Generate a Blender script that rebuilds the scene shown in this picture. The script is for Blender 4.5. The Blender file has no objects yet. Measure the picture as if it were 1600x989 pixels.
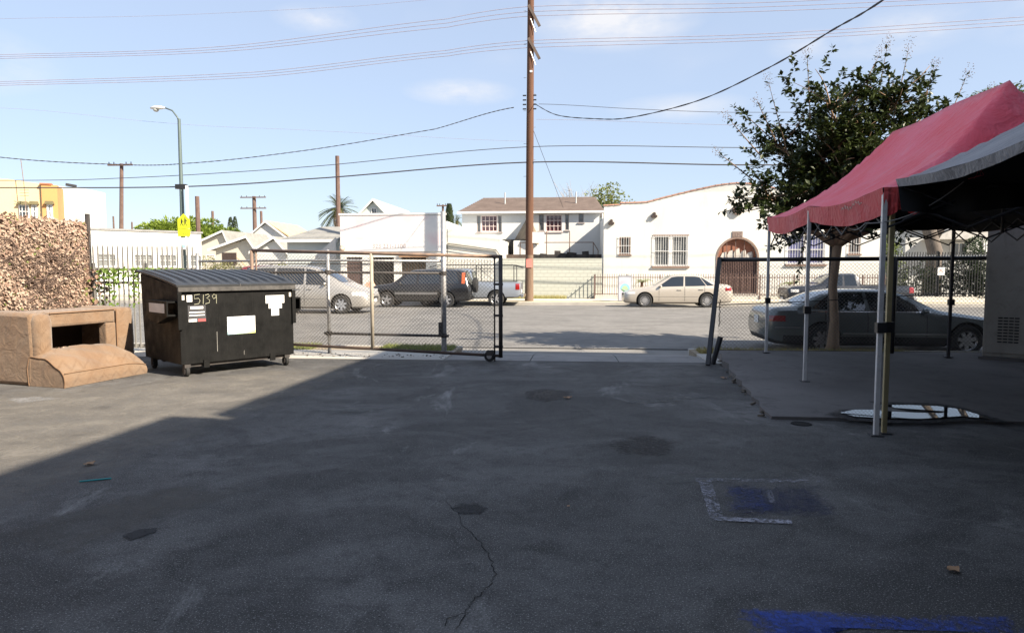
import bpy, bmesh, math, random
from math import sin, cos, tan, atan, atan2, radians, pi, sqrt, hypot
from mathutils import Vector, Matrix
random.seed(7)
C = bpy.context.scene.collection
SC = bpy.context.scene

# ------------------------------------------------------------------ camera, sky, sun, exposure
CAMZ = 1.65
FPX = 1067.0                      # focal length for a 1600 px wide picture (24 mm on 36 mm)
PIT = atan(75.5 / FPX)
cam = bpy.data.cameras.new('camera'); camo = bpy.data.objects.new('camera', cam); C.objects.link(camo)
cam.sensor_width = 36; cam.lens = 36 * FPX / 1600; cam.clip_end = 3000; cam.clip_start = 0.05
camo.location = (0, 0, CAMZ); camo.rotation_euler = (pi / 2 - PIT, 0, 0)
SC.camera = camo
SUN_TO = Vector((1.0, -0.65, 0.87)).normalized()
world = bpy.data.worlds.new('World'); SC.world = world; world.use_nodes = True
wn = world.node_tree.nodes; wl = world.node_tree.links; wn.clear()
def wnode(t, **k):
    n = wn.new(t)
    for a, v in k.items(): setattr(n, a, v)
    return n
sky = wnode('ShaderNodeTexSky', sky_type='NISHITA', sun_disc=False)
sky.sun_elevation = math.asin(SUN_TO.z); sky.sun_rotation = atan2(SUN_TO.x, SUN_TO.y)
sky.air_density = 1.0; sky.dust_density = 0.6; sky.ozone_density = 1.0; sky.altitude = 50
bg = wnode('ShaderNodeBackground'); bg.inputs['Strength'].default_value = 0.074
wo = wnode('ShaderNodeOutputWorld')
tc = wnode('ShaderNodeTexCoord')
cn = wnode('ShaderNodeTexNoise'); cn.inputs['Scale'].default_value = 9.0; cn.inputs['Detail'].default_value = 9; cn.inputs['Roughness'].default_value = 0.62
cmap = wnode('ShaderNodeMapping'); cmap.inputs['Scale'].default_value = (1, 1, 2.6)
wl.new(tc.outputs['Generated'], cmap.inputs['Vector']); wl.new(cmap.outputs['Vector'], cn.inputs['Vector'])
cn2 = wnode('ShaderNodeTexNoise'); cn2.inputs['Scale'].default_value = 2.3; cn2.inputs['Detail'].default_value = 3
wl.new(cmap.outputs['Vector'], cn2.inputs['Vector'])
def wmath(op, a, b=None, clamp=False):
    n = wnode('ShaderNodeMath', operation=op); n.use_clamp = clamp
    for i, v in enumerate((a, b)):
        if v is None: continue
        if isinstance(v, (int, float)): n.inputs[i].default_value = v
        else: wl.new(v, n.inputs[i])
    return n.outputs[0]
def dir_px(px, py):
    a = (px - 800) / FPX; b = -(py - 494.5) / FPX
    return Vector((a, cos(PIT) + b * sin(PIT), -sin(PIT) + b * cos(PIT))).normalized()
cover = None
for (px, py, rx, rz, k) in ((960, 22, .13, .05, .85), (718, 144, .085, .02, .6), (1400, 52, .10, .03, .5), (1060, 168, .10, .02, .4),
                            (495, 30, .06, .02, .5), (1270, 70, .06, .02, .4), (-250, 60, .2, .05, .8), (2000, -60, .25, .06, .8),
                            (300, -420, .3, .12, .8), (1300, -700, .35, .15, .7)):
    d = dir_px(px, py)
    s = wnode('ShaderNodeVectorMath', operation='SUBTRACT'); wl.new(tc.outputs['Generated'], s.inputs[0]); s.inputs[1].default_value = d
    m = wnode('ShaderNodeVectorMath', operation='MULTIPLY'); wl.new(s.outputs[0], m.inputs[0]); m.inputs[1].default_value = (1 / rx, 1 / rx, 1 / rz)
    l = wnode('ShaderNodeVectorMath', operation='LENGTH'); wl.new(m.outputs[0], l.inputs[0])
    f = wmath('MULTIPLY', wmath('SUBTRACT', 1.0, l.outputs['Value'], True), k)
    cover = f if cover is None else wmath('MAXIMUM', cover, f)
glob = wmath('MULTIPLY', wmath('SUBTRACT', cn2.outputs['Fac'], 0.60, True), 0.8)
cover = wmath('MAXIMUM', cover, glob)
dens = wmath('MULTIPLY', wmath('MULTIPLY', cover, wmath('SUBTRACT', cn.outputs['Fac'], 0.33, True)), 6.0, True)
cmix = wnode('ShaderNodeMixRGB'); cmix.inputs['Color2'].default_value = (5.4, 5.3, 5.3, 1)
veil = wnode('ShaderNodeMixRGB'); veil.inputs['Fac'].default_value = 0.62; veil.inputs['Color2'].default_value = (3.5, 4.1, 5.3, 1)   # thin even high haze
wl.new(sky.outputs['Color'], veil.inputs['Color1'])
wl.new(wmath('MULTIPLY', dens, 0.8), cmix.inputs['Fac']); wl.new(veil.outputs['Color'], cmix.inputs['Color1'])
wl.new(cmix.outputs['Color'], bg.inputs['Color']); wl.new(bg.outputs[0], wo.inputs['Surface'])
sl = bpy.data.lights.new('sun', 'SUN'); sl.energy = 5.0; sl.angle = radians(0.53); sl.color = (1, .875, .71)
so = bpy.data.objects.new('sun', sl); C.objects.link(so); so.location = SUN_TO * 60
so.rotation_euler = SUN_TO.to_track_quat('Z', 'Y').to_euler()
SC.view_settings.view_transform = 'Standard'; SC.view_settings.look = 'None'; SC.view_settings.gamma = 1
SC.view_settings.use_curve_mapping = False
SC.view_settings.exposure = 1.36
SC.cycles.max_bounces = 8; SC.cycles.transparent_max_bounces = 24
try: SC.cycles.use_denoising = True
except Exception: pass

# ------------------------------------------------------------------ helpers
TH = radians(5.0)                                   # the street runs 5 degrees off the picture plane
def ray(px, py):
    a = (px - 800) / FPX; b = -(py - 494.5) / FPX
    return Vector((a, cos(PIT) + b * sin(PIT), -sin(PIT) + b * cos(PIT)))
def G(px, py, z=0.0):                               # pixel -> point on the level z
    d = ray(px, py); t = (z - CAMZ) / d.z
    return Vector((d.x * t, d.y * t, z))
def P(px, py, Y):                                   # pixel -> point at distance Y
    d = ray(px, py); t = Y / d.y
    return Vector((d.x * t, Y, d.z * t + CAMZ))
def W(s, D, z=0.0):                                 # street frame -> world
    return Vector((s * cos(TH) + D * sin(TH), -s * sin(TH) + D * cos(TH), z))
def SD(px, py, D):                                  # pixel -> (along the street, height) at street distance D
    d = ray(px, py); t = D / (d.x * sin(TH) + d.y * cos(TH))
    return (d.x * cos(TH) - d.y * sin(TH)) * t, d.z * t + CAMZ
def rnd(a, b): return random.uniform(a, b)

class MB:
    def __init__(s): s.v = []; s.f = []; s.m = []
    def add(s, vs, fs, mi=0):
        o = len(s.v); s.v += [tuple(v) for v in vs]
        for f in fs: s.f.append(tuple(i + o for i in f)); s.m.append(mi)
        return s
    def quad(s, a, b, c, d, mi=0): return s.add([a, b, c, d], [(0, 1, 2, 3)], mi)
    def box(s, x0, x1, y0, y1, z0, z1, mi=0):
        return s.add([(x0, y0, z0), (x1, y0, z0), (x1, y1, z0), (x0, y1, z0), (x0, y0, z1), (x1, y0, z1), (x1, y1, z1), (x0, y1, z1)],
                     [(0, 3, 2, 1), (4, 5, 6, 7), (0, 1, 5, 4), (1, 2, 6, 5), (2, 3, 7, 6), (3, 0, 4, 7)], mi)
    def obox(s, c, size, M=None, mi=0):
        hx, hy, hz = size[0] / 2, size[1] / 2, size[2] / 2
        vs = [Vector((x, y, z)) for z in (-hz, hz) for (x, y) in ((-hx, -hy), (hx, -hy), (hx, hy), (-hx, hy))]
        if M is not None: vs = [M @ v for v in vs]
        c = Vector(c)
        return s.add([v + c for v in vs], [(0, 3, 2, 1), (4, 5, 6, 7), (0, 1, 5, 4), (1, 2, 6, 5), (2, 3, 7, 6), (3, 0, 4, 7)], mi)
    def prism(s, poly, a, b, axis='y', mi=0):
        def pt(p, t):
            if axis == 'y': return (p[0], t, p[1])
            if axis == 'x': return (t, p[0], p[1])
            return (p[0], p[1], t)
        n = len(poly)
        vs = [pt(p, a) for p in poly] + [pt(p, b) for p in poly]
        fs = [tuple(range(n)), tuple(range(2 * n - 1, n - 1, -1))] + [(i, i + n, (i + 1) % n + n, (i + 1) % n) for i in range(n)]
        return s.add(vs, fs, mi)
    def tube(s, pts, r, n=6, caps=True, mi=0):
        pts = [Vector(p) for p in pts]; k = len(pts)
        rs = r if isinstance(r, (list, tuple)) else [r] * k
        vs = []; last = None
        for i, p in enumerate(pts):
            t = (pts[min(i + 1, k - 1)] - pts[max(i - 1, 0)])
            t = t.normalized() if t.length > 1e-9 else Vector((0, 0, 1))
            if last is None:
                u = t.cross(Vector((0, 0, 1)))
                if u.length < 0.1: u = t.cross(Vector((1, 0, 0)))
            else: u = last - t * last.dot(t)
            u.normalize(); last = u; w = t.cross(u)
            for j in range(n):
                a = 2 * pi * j / n
                vs.append(p + (u * cos(a) + w * sin(a)) * rs[i])
        fs = [(i * n + j, i * n + (j + 1) % n, (i + 1) * n + (j + 1) % n, (i + 1) * n + j) for i in range(k - 1) for j in range(n)]
        if caps: fs += [tuple(range(n - 1, -1, -1)), tuple(range((k - 1) * n, k * n))]
        return s.add(vs, fs, mi)
    def lathe(s, prof, n=16, axis='z', c=(0, 0, 0), mi=0, caps=True):           # prof: (radius, height)
        vs = []
        for r, h in prof:
            for j in range(n):
                a = 2 * pi * j / n; x, y = r * cos(a), r * sin(a)
                p = {'z': (x, y, h), 'y': (x, h, y), 'x': (h, x, y)}[axis]
                vs.append((p[0] + c[0], p[1] + c[1], p[2] + c[2]))
        k = len(prof)
        fs = [(i * n + j, i * n + (j + 1) % n, (i + 1) * n + (j + 1) % n, (i + 1) * n + j) for i in range(k - 1) for j in range(n)]
        if caps: fs += [tuple(range(n - 1, -1, -1)), tuple(range((k - 1) * n, k * n))]
        return s.add(vs, fs, mi)
    def grid(s, fn, nu, nv, mi=0):
        vs = [fn(i / nu, j / nv) for i in range(nu + 1) for j in range(nv + 1)]
        fs = [(i * (nv + 1) + j, (i + 1) * (nv + 1) + j, (i + 1) * (nv + 1) + j + 1, i * (nv + 1) + j + 1) for i in range(nu) for j in range(nv)]
        return s.add(vs, fs, mi)
    def leaf(s, p, d, up, L, w, mi=0):                                # a folded leaf
        d = d.normalized(); u = d.cross(up)
        if u.length < 1e-3: u = d.cross(Vector((1, 0, .3)))
        u.normalize(); nn = u.cross(d)
        return s.add([p, p + d * L * .45 + u * w * .5 + nn * w * .12, p + d * L, p + d * L * .45 - u * w * .5 + nn * w * .12], [(0, 1, 2, 3)], mi)
    def build(s, name, mats, parent=None, smooth=False, bevel=0, loc=None, rotz=0, fix=True, auto=None):
        me = bpy.data.meshes.new(name); me.from_pydata(s.v, [], s.f)
        mats = mats if isinstance(mats, (list, tuple)) else [mats]
        for m in mats: me.materials.append(m)
        if len(mats) > 1: me.polygons.foreach_set('material_index', s.m)
        if fix:
            b = bmesh.new(); b.from_mesh(me); bmesh.ops.recalc_face_normals(b, faces=b.faces); b.to_mesh(me); b.free()
        if smooth: me.polygons.foreach_set('use_smooth', [True] * len(me.polygons))
        if auto is not None and smooth:
            try: me.set_sharp_from_angle(angle=radians(auto))
            except Exception: pass
        me.update()
        o = bpy.data.objects.new(name, me); C.objects.link(o)
        if parent is not None: o.parent = parent
        if loc is not None: o.location = loc
        if rotz: o.rotation_euler = (0, 0, rotz)
        if bevel:
            bm_ = o.modifiers.new('bevel', 'BEVEL'); bm_.width = bevel; bm_.segments = 2; bm_.limit_method = 'ANGLE'
        return o

def tag(o, label=None, cat=None, group=None, kind=None):
    if label: o['label'] = label
    if cat: o['category'] = cat
    if group: o['group'] = group
    if kind: o['kind'] = kind
    return o
def thing(name, label, cat, loc=(0, 0, 0), rotz=0.0, group=None):
    o = bpy.data.objects.new(name, None); C.objects.link(o); o.empty_display_size = .2
    o.location = loc; o.rotation_euler = (0, 0, rotz)
    return tag(o, label, cat, group)
def copy_tree(o, parent=None):
    c = o.copy(); C.objects.link(c); c.parent = parent
    for ch in list(o.children): copy_tree(ch, c)
    return c

# ------------------------------------------------------------------ materials
def lin(r, g, b):                                                   # sRGB 0-255 -> linear
    f = lambda c: (c / 255 / 12.92) if c / 255 <= .04045 else ((c / 255 + .055) / 1.055) ** 2.4
    return (f(r), f(g), f(b))
class NT:
    def __init__(s, name):
        s.m = bpy.data.materials.new(name); s.m.use_nodes = True; s.n = s.m.node_tree.nodes; s.l = s.m.node_tree.links
        s.b = s.n['Principled BSDF']; s.tc = s.n.new('ShaderNodeTexCoord'); s.out = s.n['Material Output']
    def noise(s, scale, detail=5, rough=.55, dist=0, stretch=None, coord='Object'):
        n = s.n.new('ShaderNodeTexNoise'); n.inputs['Scale'].default_value = scale; n.inputs['Detail'].default_value = detail
        n.inputs['Roughness'].default_value = rough; n.inputs['Distortion'].default_value = dist
        if stretch:
            mp = s.n.new('ShaderNodeMapping'); mp.inputs['Scale'].default_value = stretch
            s.l.new(s.tc.outputs[coord], mp.inputs['Vector']); s.l.new(mp.outputs['Vector'], n.inputs['Vector'])
        else: s.l.new(s.tc.outputs[coord], n.inputs['Vector'])
        return n.outputs['Fac']
    def rng(s, v, a, b, c=0., d=1.):
        n = s.n.new('ShaderNodeMapRange'); n.clamp = True
        for i, q in enumerate((a, b, c, d)): n.inputs[i + 1].default_value = q
        s.l.new(v, n.inputs[0]); return n.outputs[0]
    def mix(s, f, a, b, mode='MIX'):
        n = s.n.new('ShaderNodeMixRGB'); n.blend_type = mode
        for i, q in zip((0, 1, 2), (f, a, b)):
            if isinstance(q, (int, float)): n.inputs[i].default_value = q
            elif isinstance(q, (tuple, list)): n.inputs[i].default_value = (q[0], q[1], q[2], 1)
            else: s.l.new(q, n.inputs[i])
        return n.outputs[0]
    def math(s, op, a, b=0.):
        n = s.n.new('ShaderNodeMath'); n.operation = op
        for i, q in enumerate((a, b)):
            if isinstance(q, (int, float)): n.inputs[i].default_value = q
            else: s.l.new(q, n.inputs[i])
        return n.outputs[0]
    def col(s, c):
        if isinstance(c, (tuple, list)): s.b.inputs['Base Color'].default_value = (c[0], c[1], c[2], 1)
        else: s.l.new(c, s.b.inputs['Base Color'])
    def set(s, **k):
        for a, v in k.items():
            a = a.replace('_', ' ')
            if isinstance(v, (int, float)): s.b.inputs[a].default_value = v
            else: s.l.new(v, s.b.inputs[a])
    def bump(s, h, strength=.3, dist=.01):
        n = s.n.new('ShaderNodeBump'); n.inputs['Strength'].default_value = strength; n.inputs['Distance'].default_value = dist
        s.l.new(h, n.inputs['Height']); s.l.new(n.outputs[0], s.b.inputs['Normal'])
MATS = {}
def mat(name, col, rough=.7, metal=0., var=.18, scale=3., bump=0., bscale=40., coat=0., col2=None, spec=.5, stretch=None, grime=0.):
    if name in MATS: return MATS[name]
    t = NT(name)
    a = tuple(c * (1 - var) for c in col); b = tuple(min(1, c * (1 + var)) for c in (col2 or col))
    if col2: a = col; b = col2
    c = t.mix(t.rng(t.noise(scale, 7, .62, .3, stretch), .32, .68), a, b)
    if grime: c = t.mix(t.rng(t.noise(scale * 2.7, 8, .7, .8), .52, .72, 0, grime), c, (.07, .06, .05))
    t.col(c); t.set(Roughness=rough, Metallic=metal)
    t.b.inputs['Specular IOR Level'].default_value = spec
    if coat: t.b.inputs['Coat Weight'].default_value = coat; t.b.inputs['Coat Roughness'].default_value = .06
    if bump: t.bump(t.noise(bscale, 5, .6), bump, .02)
    MATS[name] = t.m
    return t.m
def plain(name, col, rough=.5, metal=0.): return mat(name, col, rough, metal, var=.05, scale=8)
def leafmat(name, a, b, trans=.25, rough=.5, scale=2.2, hi=1.9):
    t = NT(name)
    c = t.mix(t.rng(t.noise(scale, 3), .3, .7), a, b); c = t.mix(t.rng(t.noise(23, 1), .3, .75, 0, .6), c, tuple(x * hi for x in b))
    t.col(c); t.set(Roughness=rough)
    tr = t.n.new('ShaderNodeBsdfTranslucent'); t.l.new(c, tr.inputs['Color'])
    mx = t.n.new('ShaderNodeMixShader'); mx.inputs[0].default_value = trans
    t.l.new(t.b.outputs[0], mx.inputs[1]); t.l.new(tr.outputs[0], mx.inputs[2]); t.l.new(mx.outputs[0], t.out.inputs['Surface'])
    MATS[name] = t.m
    return t.m
def glassmat(name, tint, rough=.03, alpha=None):
    t = NT(name); t.col(tint); t.set(Roughness=rough); t.b.inputs['Specular IOR Level'].default_value = .9
    t.b.inputs['Coat Weight'].default_value = .6; t.b.inputs['Coat Roughness'].default_value = .02
    if alpha is not None:
        tr = t.n.new('ShaderNodeBsdfTransparent'); tr.inputs['Color'].default_value = (.75, .8, .8, 1)
        mx = t.n.new('ShaderNodeMixShader'); mx.inputs[0].default_value = alpha
        t.l.new(tr.outputs[0], mx.inputs[1]); t.l.new(t.b.outputs[0], mx.inputs[2]); t.l.new(mx.outputs[0], t.out.inputs['Surface'])
    MATS[name] = t.m
    return t.m

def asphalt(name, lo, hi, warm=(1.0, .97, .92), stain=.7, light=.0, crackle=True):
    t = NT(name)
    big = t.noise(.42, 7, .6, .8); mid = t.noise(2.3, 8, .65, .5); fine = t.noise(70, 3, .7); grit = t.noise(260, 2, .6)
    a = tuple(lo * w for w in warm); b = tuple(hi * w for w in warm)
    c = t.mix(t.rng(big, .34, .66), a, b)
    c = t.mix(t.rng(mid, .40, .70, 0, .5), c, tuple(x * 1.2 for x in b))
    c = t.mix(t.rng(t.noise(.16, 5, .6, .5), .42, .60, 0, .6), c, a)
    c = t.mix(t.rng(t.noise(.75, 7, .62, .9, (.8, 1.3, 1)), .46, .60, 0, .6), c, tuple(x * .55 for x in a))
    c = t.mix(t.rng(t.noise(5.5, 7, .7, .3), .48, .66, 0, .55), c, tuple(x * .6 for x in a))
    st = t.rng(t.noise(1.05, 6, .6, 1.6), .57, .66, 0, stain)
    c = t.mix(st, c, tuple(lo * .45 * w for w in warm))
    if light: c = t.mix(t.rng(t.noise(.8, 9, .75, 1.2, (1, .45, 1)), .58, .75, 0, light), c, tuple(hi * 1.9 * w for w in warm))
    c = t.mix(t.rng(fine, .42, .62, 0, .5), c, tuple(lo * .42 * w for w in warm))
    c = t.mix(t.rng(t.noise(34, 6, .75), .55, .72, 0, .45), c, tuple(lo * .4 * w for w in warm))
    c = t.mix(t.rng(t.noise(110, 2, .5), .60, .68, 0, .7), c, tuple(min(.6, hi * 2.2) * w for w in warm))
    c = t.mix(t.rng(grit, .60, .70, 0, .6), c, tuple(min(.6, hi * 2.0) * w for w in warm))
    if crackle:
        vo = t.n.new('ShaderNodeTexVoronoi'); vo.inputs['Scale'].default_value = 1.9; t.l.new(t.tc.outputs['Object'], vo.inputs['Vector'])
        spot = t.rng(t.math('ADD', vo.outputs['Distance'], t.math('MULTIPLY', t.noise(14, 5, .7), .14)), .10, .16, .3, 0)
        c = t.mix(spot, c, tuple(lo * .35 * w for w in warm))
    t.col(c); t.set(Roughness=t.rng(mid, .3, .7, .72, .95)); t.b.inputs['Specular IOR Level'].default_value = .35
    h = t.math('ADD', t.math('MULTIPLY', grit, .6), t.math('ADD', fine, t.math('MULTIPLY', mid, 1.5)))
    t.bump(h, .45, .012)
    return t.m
def paintmark(name, col, cover=.5, scale=9., soft=.06):
    t = NT(name); t.col(t.mix(t.rng(t.noise(30, 4), .3, .7), tuple(c * .7 for c in col), col)); t.set(Roughness=.8)
    n1 = t.noise(scale, 9, .78, .4); n2 = t.noise(1.7, 3)
    f = t.math('ADD', n1, t.math('MULTIPLY', t.math('SUBTRACT', n2, .5), .55))
    at_ = t.n.new('ShaderNodeAttribute'); at_.attribute_name = 'fade'
    f = t.math('SUBTRACT', f, t.math('MULTIPLY', t.math('SUBTRACT', 1., at_.outputs['Fac']), .6))
    f = t.rng(f, 1 - cover - soft, 1 - cover + soft)
    tr = t.n.new('ShaderNodeBsdfTransparent'); mx = t.n.new('ShaderNodeMixShader')
    t.l.new(f, mx.inputs[0]); t.l.new(tr.outputs[0], mx.inputs[1]); t.l.new(t.b.outputs[0], mx.inputs[2]); t.l.new(mx.outputs[0], t.out.inputs['Surface'])
    return t.m
def concrete(name, a, b, grime=.4):
    t = NT(name)
    c = t.mix(t.rng(t.noise(.9, 8, .65, .6), .35, .65), a, b)
    c = t.mix(t.rng(t.noise(2.6, 9, .72, 1.0), .52, .70, 0, grime), c, tuple(x * .45 for x in a))
    c = t.mix(t.rng(t.noise(120, 3, .7), .35, .75, 0, .3), c, tuple(x * .6 for x in a))
    t.col(c); t.set(Roughness=.88); t.bump(t.noise(90, 5, .7), .3, .008)
    return t.m
def stucco(name, col, grime=.18, gcol=(.35, .33, .28)):
    t = NT(name)
    c = t.mix(t.rng(t.noise(1.1, 8, .7, .5), .35, .7), tuple(x * .93 for x in col), col)
    c = t.mix(t.rng(t.noise(.7, 9, .75, .6, (2.2, 2.2, .5)), .53, .78, 0, grime), c, gcol)
    t.col(c); t.set(Roughness=.92); t.bump(t.noise(55, 6, .7), .25, .012)
    MATS[name] = t.m
    return t.m
# ------------------------------------------------------------------ common materials
m_black = plain('black_metal', (.018, .018, .02), .45)
m_rubber = mat('rubber', (.02, .02, .02), .85, var=.2)
m_galv = mat('galvanised_steel', (.42, .42, .42), .5, .7, var=.25, scale=9, grime=.3)
m_rustpipe = mat('rusty_pipe', (.16, .12, .10), .75, .2, scale=6, col2=(.30, .20, .14), bump=.2)
m_darkpipe = mat('dark_pipe', (.035, .034, .034), .6, .3, scale=7, col2=(.075, .065, .06))
m_wire = mat('fence_wire', (.075, .068, .06), .6, .1, scale=3, col2=(.16, .14, .12))
m_white = stucco('white_stucco', (.62, .62, .585), .34)
m_white2 = stucco('white_siding', (.60, .61, .60), .16)
m_cream = stucco('cream_stucco', (.60, .56, .47), .2)
m_ltblue = stucco('pale_blue_stucco', (.52, .575, .575), .06)
m_glass = glassmat('window_glass', (.02, .024, .028), .05)
m_carglass = glassmat('car_glass', (.012, .016, .02), .03)
m_iron = mat('wrought_iron_brown', (.10, .06, .05), .6, .1, col2=(.15, .095, .08))
m_greyiron = mat('grey_iron', (.20, .20, .19), .6, .3, col2=(.30, .29, .27))
m_blackiron = plain('black_iron', (.015, .016, .017), .5, .2)
m_chrome = plain('chrome', (.75, .75, .76), .18, 1.)
m_whitepaint = mat('white_paint', (.66, .66, .65), .5, var=.06)

# ------------------------------------------------------------------ setting
def sheet(name, pts, material, z=None, kind='structure'):
    vs = [(p[0], p[1], p[2] if len(p) > 2 else z) for p in pts]
    o = MB().add(vs, [tuple(range(len(vs)))]).build(name, material, fix=False)
    if o.data.polygons[0].normal.z < 0: o.data.flip_normals()
    return tag(o, kind=kind)
def slab(name, poly, z0, z1, material, kind='structure', parent=None, bevel=0):
    o = MB().prism(poly, z0, z1, 'z').build(name, material, parent, bevel=bevel)
    return tag(o, kind=kind) if parent is None else o
CURB1, CURB2 = 14.3, 33.3
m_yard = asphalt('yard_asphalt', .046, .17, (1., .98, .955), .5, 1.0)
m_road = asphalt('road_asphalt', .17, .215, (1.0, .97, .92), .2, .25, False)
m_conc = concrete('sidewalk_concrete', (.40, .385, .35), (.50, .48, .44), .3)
m_conc_far = concrete('far_sidewalk_concrete', (.50, .47, .41), (.58, .55, .49), .2)
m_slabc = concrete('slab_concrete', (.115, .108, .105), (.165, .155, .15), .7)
m_earth = mat('dry_earth', (.20, .16, .11), .95, scale=1.5, col2=(.30, .25, .18), bump=.3)
m_curb = concrete('curb_concrete', (.34, .32, .29), (.44, .42, .38), .5)
sheet('ground', [(-900, -300), (900, -300), (900, 1500), (-900, 1500)], m_earth, -.32)
def sw(s0, s1, d0, d1): return [tuple(W(s0, d0)[:2]), tuple(W(s1, d0)[:2]), tuple(W(s1, d1)[:2]), tuple(W(s0, d1)[:2])]
# the road with its crown
def road_z(D): t = (D - 23.8) / 9.5; return -.15 + .12 * max(0., 1 - t * t)
mb = MB()
def rf(u, v):
    D = CURB1 + .9 + (CURB2 - .5 - CURB1 - .9) * v; p = W(-160 + 300 * u, D); return (p.x, p.y, road_z(D))
mb.grid(rf, 60, 24)
o = mb.build('road', m_road, smooth=True, fix=False); tag(o, kind='structure')
if o.data.polygons[0].normal.z < 0: o.data.flip_normals()
m_gut = concrete('gutter_concrete', (.17, .165, .155), (.24, .23, .215), .5)
for nm, d0, d1 in (('gutter', CURB1, CURB1 + .9), ('far_gutter', CURB2 - .5, CURB2)):
    slab(nm, sw(-160, 140, d0, d1), -.3, -.146, m_gut)
# yard, sidewalk, driveway on this side
yp = [tuple(W(-9.75, 12.05)[:2]), tuple(W(30, 12.05)[:2]), tuple(W(30, -25)[:2]), tuple(W(-9.75, -25)[:2])]
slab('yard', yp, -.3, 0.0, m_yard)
DL, DR = -2.3, 2.4
mb = MB()
for (s0, s1) in ((-9.75, DL), (DR, 30)):
    k0 = s0
    while k0 < s1 - .01:
        k1 = min(k0 + 1.5, s1)
        mb.prism([tuple(W(a, b)[:2]) for a, b in ((k0 + .006, 12.056), (k1 - .006, 12.056), (k1 - .006, 13.35), (k0 + .006, 13.35))], -.3, .004, 'z')
        k0 = k1
o = mb.build('sidewalk', m_conc); tag(o, kind='structure')
# sidewalk beyond the fence on the left
mb = MB(); k0 = -70.
while k0 < -9.76:
    mb.prism([tuple(W(a, b)[:2]) for a, b in ((k0 + .006, 10.5), (min(k0 + 1.5, -9.76) - .006, 10.5), (min(k0 + 1.5, -9.76) - .006, 13.35), (k0 + .006, 13.35))], -.3, .0, 'z'); k0 += 1.5
tag(mb.build('sidewalk_beyond_fence', m_conc), kind='structure')
# driveway apron sloping to the gutter, in concrete panels with joints
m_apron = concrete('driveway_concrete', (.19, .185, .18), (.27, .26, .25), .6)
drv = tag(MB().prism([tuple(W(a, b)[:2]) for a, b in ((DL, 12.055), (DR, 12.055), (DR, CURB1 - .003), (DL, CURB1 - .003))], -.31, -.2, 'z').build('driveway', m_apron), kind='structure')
n = 3
for i in range(n):
    a = DL + (DR - DL) * i / n + .008; b = DL + (DR - DL) * (i + 1) / n - .008
    for (d0, d1, z0, z1) in ((12.06, 13.1, .004, -.03), (13.115, CURB1 - .005, -.03, -.14)):
        vs = [W(a, d0, z0), W(b, d0, z0), W(b, d1, z1), W(a, d1, z1)]
        lo = [Vector((v.x, v.y, -.3)) for v in vs]
        MB().add(lo + vs, [(0, 3, 2, 1), (4, 5, 6, 7), (0, 1, 5, 4), (1, 2, 6, 5), (2, 3, 7, 6), (3, 0, 4, 7)]).build('panel', m_apron, drv)
for nm, s0, s1 in (('curb', -160, DL), ('curb', DR, 140)):
    slab(nm, sw(s0, s1, CURB1 - .15, CURB1 - .002), -.3, .0, m_curb, bevel=.02)
for s0, s1 in ((-160, DL), (DR, 140)):
    slab('parkway_soil', sw(s0, s1, 13.352, CURB1 - .152), -.3, -.008, m_earth)
# far side
slab('far_curb', sw(-160, 140, CURB2, CURB2 + .15), -.3, .0, m_curb, bevel=.02)
mb = MB(); k0 = -60.
while k0 < 60:
    mb.prism([tuple(W(a, b)[:2]) for a, b in ((k0 + .006, 34.9), (k0 + 1.5 - .006, 34.9), (k0 + 1.5 - .006, 36.6), (k0 + .006, 36.6))], -.3, .012, 'z'); k0 += 1.5
tag(mb.build('far_sidewalk', m_conc_far), kind='structure')
m_dry = mat('dry_parkway', (.34, .29, .19), .95, scale=1.2, col2=(.46, .41, .30), bump=.4)
slab('far_parkway', sw(-160, 140, CURB2 + .152, 34.89), -.3, -.004, m_dry)
m_lot = concrete('far_lot_ground', (.36, .33, .27), (.46, .42, .35), .4)
slab('far_lots', sw(-160, 140, 36.61, 160), -.3, -.002, m_lot)
# raised concrete slab under the tents with its broken kerb edge
SL = [(2.84, 7.38, .035), (15.0, 6.15, .035), (15.5, 11.75, .13), (3.80, 12.62, .13)]
mb = MB()
def sg(u, v):
    a = Vector(SL[0]).lerp(Vector(SL[1]), u); b = Vector(SL[3]).lerp(Vector(SL[2]), u); p = a.lerp(b, v)
    return p
nu, nv = 24, 20
top = [sg(i / nu, j / nv) for i in range(nu + 1) for j in range(nv + 1)]
for j in range(1, nv):                                               # ragged edge on the driveway side
    top[j].x += rnd(-.05, .04)
low = [Vector((p.x, p.y, -.25)) for p in top]
fs = [(i * (nv + 1) + j, (i + 1) * (nv + 1) + j, (i + 1) * (nv + 1) + j + 1, i * (nv + 1) + j + 1) for i in range(nu) for j in range(nv)]
k = len(top)
fs += [(j, j + 1, j + 1 + k, j + k) for j in range(nv)]
fs += [(i * (nv + 1), i * (nv + 1) + k, (i + 1) * (nv + 1) + k, (i + 1) * (nv + 1)) for i in range(nu)]
mb.add(top + low, fs)
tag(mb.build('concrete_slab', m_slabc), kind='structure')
def slab_z(y): return .035 + (y - 7.3) / (12.5 - 7.3) * .095 if y > 7.3 else 0.
# crumbled edge stones along the slab
m_rub = concrete('broken_edge', (.10, .085, .07), (.16, .14, .11), .6)
mb = MB()
for i in range(26):
    v = rnd(.0, 1); p = Vector(SL[0]).lerp(Vector(SL[3]), v); q = Matrix.Rotation(rnd(0, 3), 3, 'Z') @ Matrix.Rotation(rnd(-.5, .5), 3, 'X')
    sz = rnd(.02, .055); mb.obox((p.x - rnd(.0, .09), p.y, rnd(.0, .03)), (sz, sz * rnd(.6, 1.6), sz * .5), q)
tag(mb.build('edge_rubble', m_rub), 'crumbled concrete rubble along the broken slab edge', 'rubble', kind='stuff')
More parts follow.
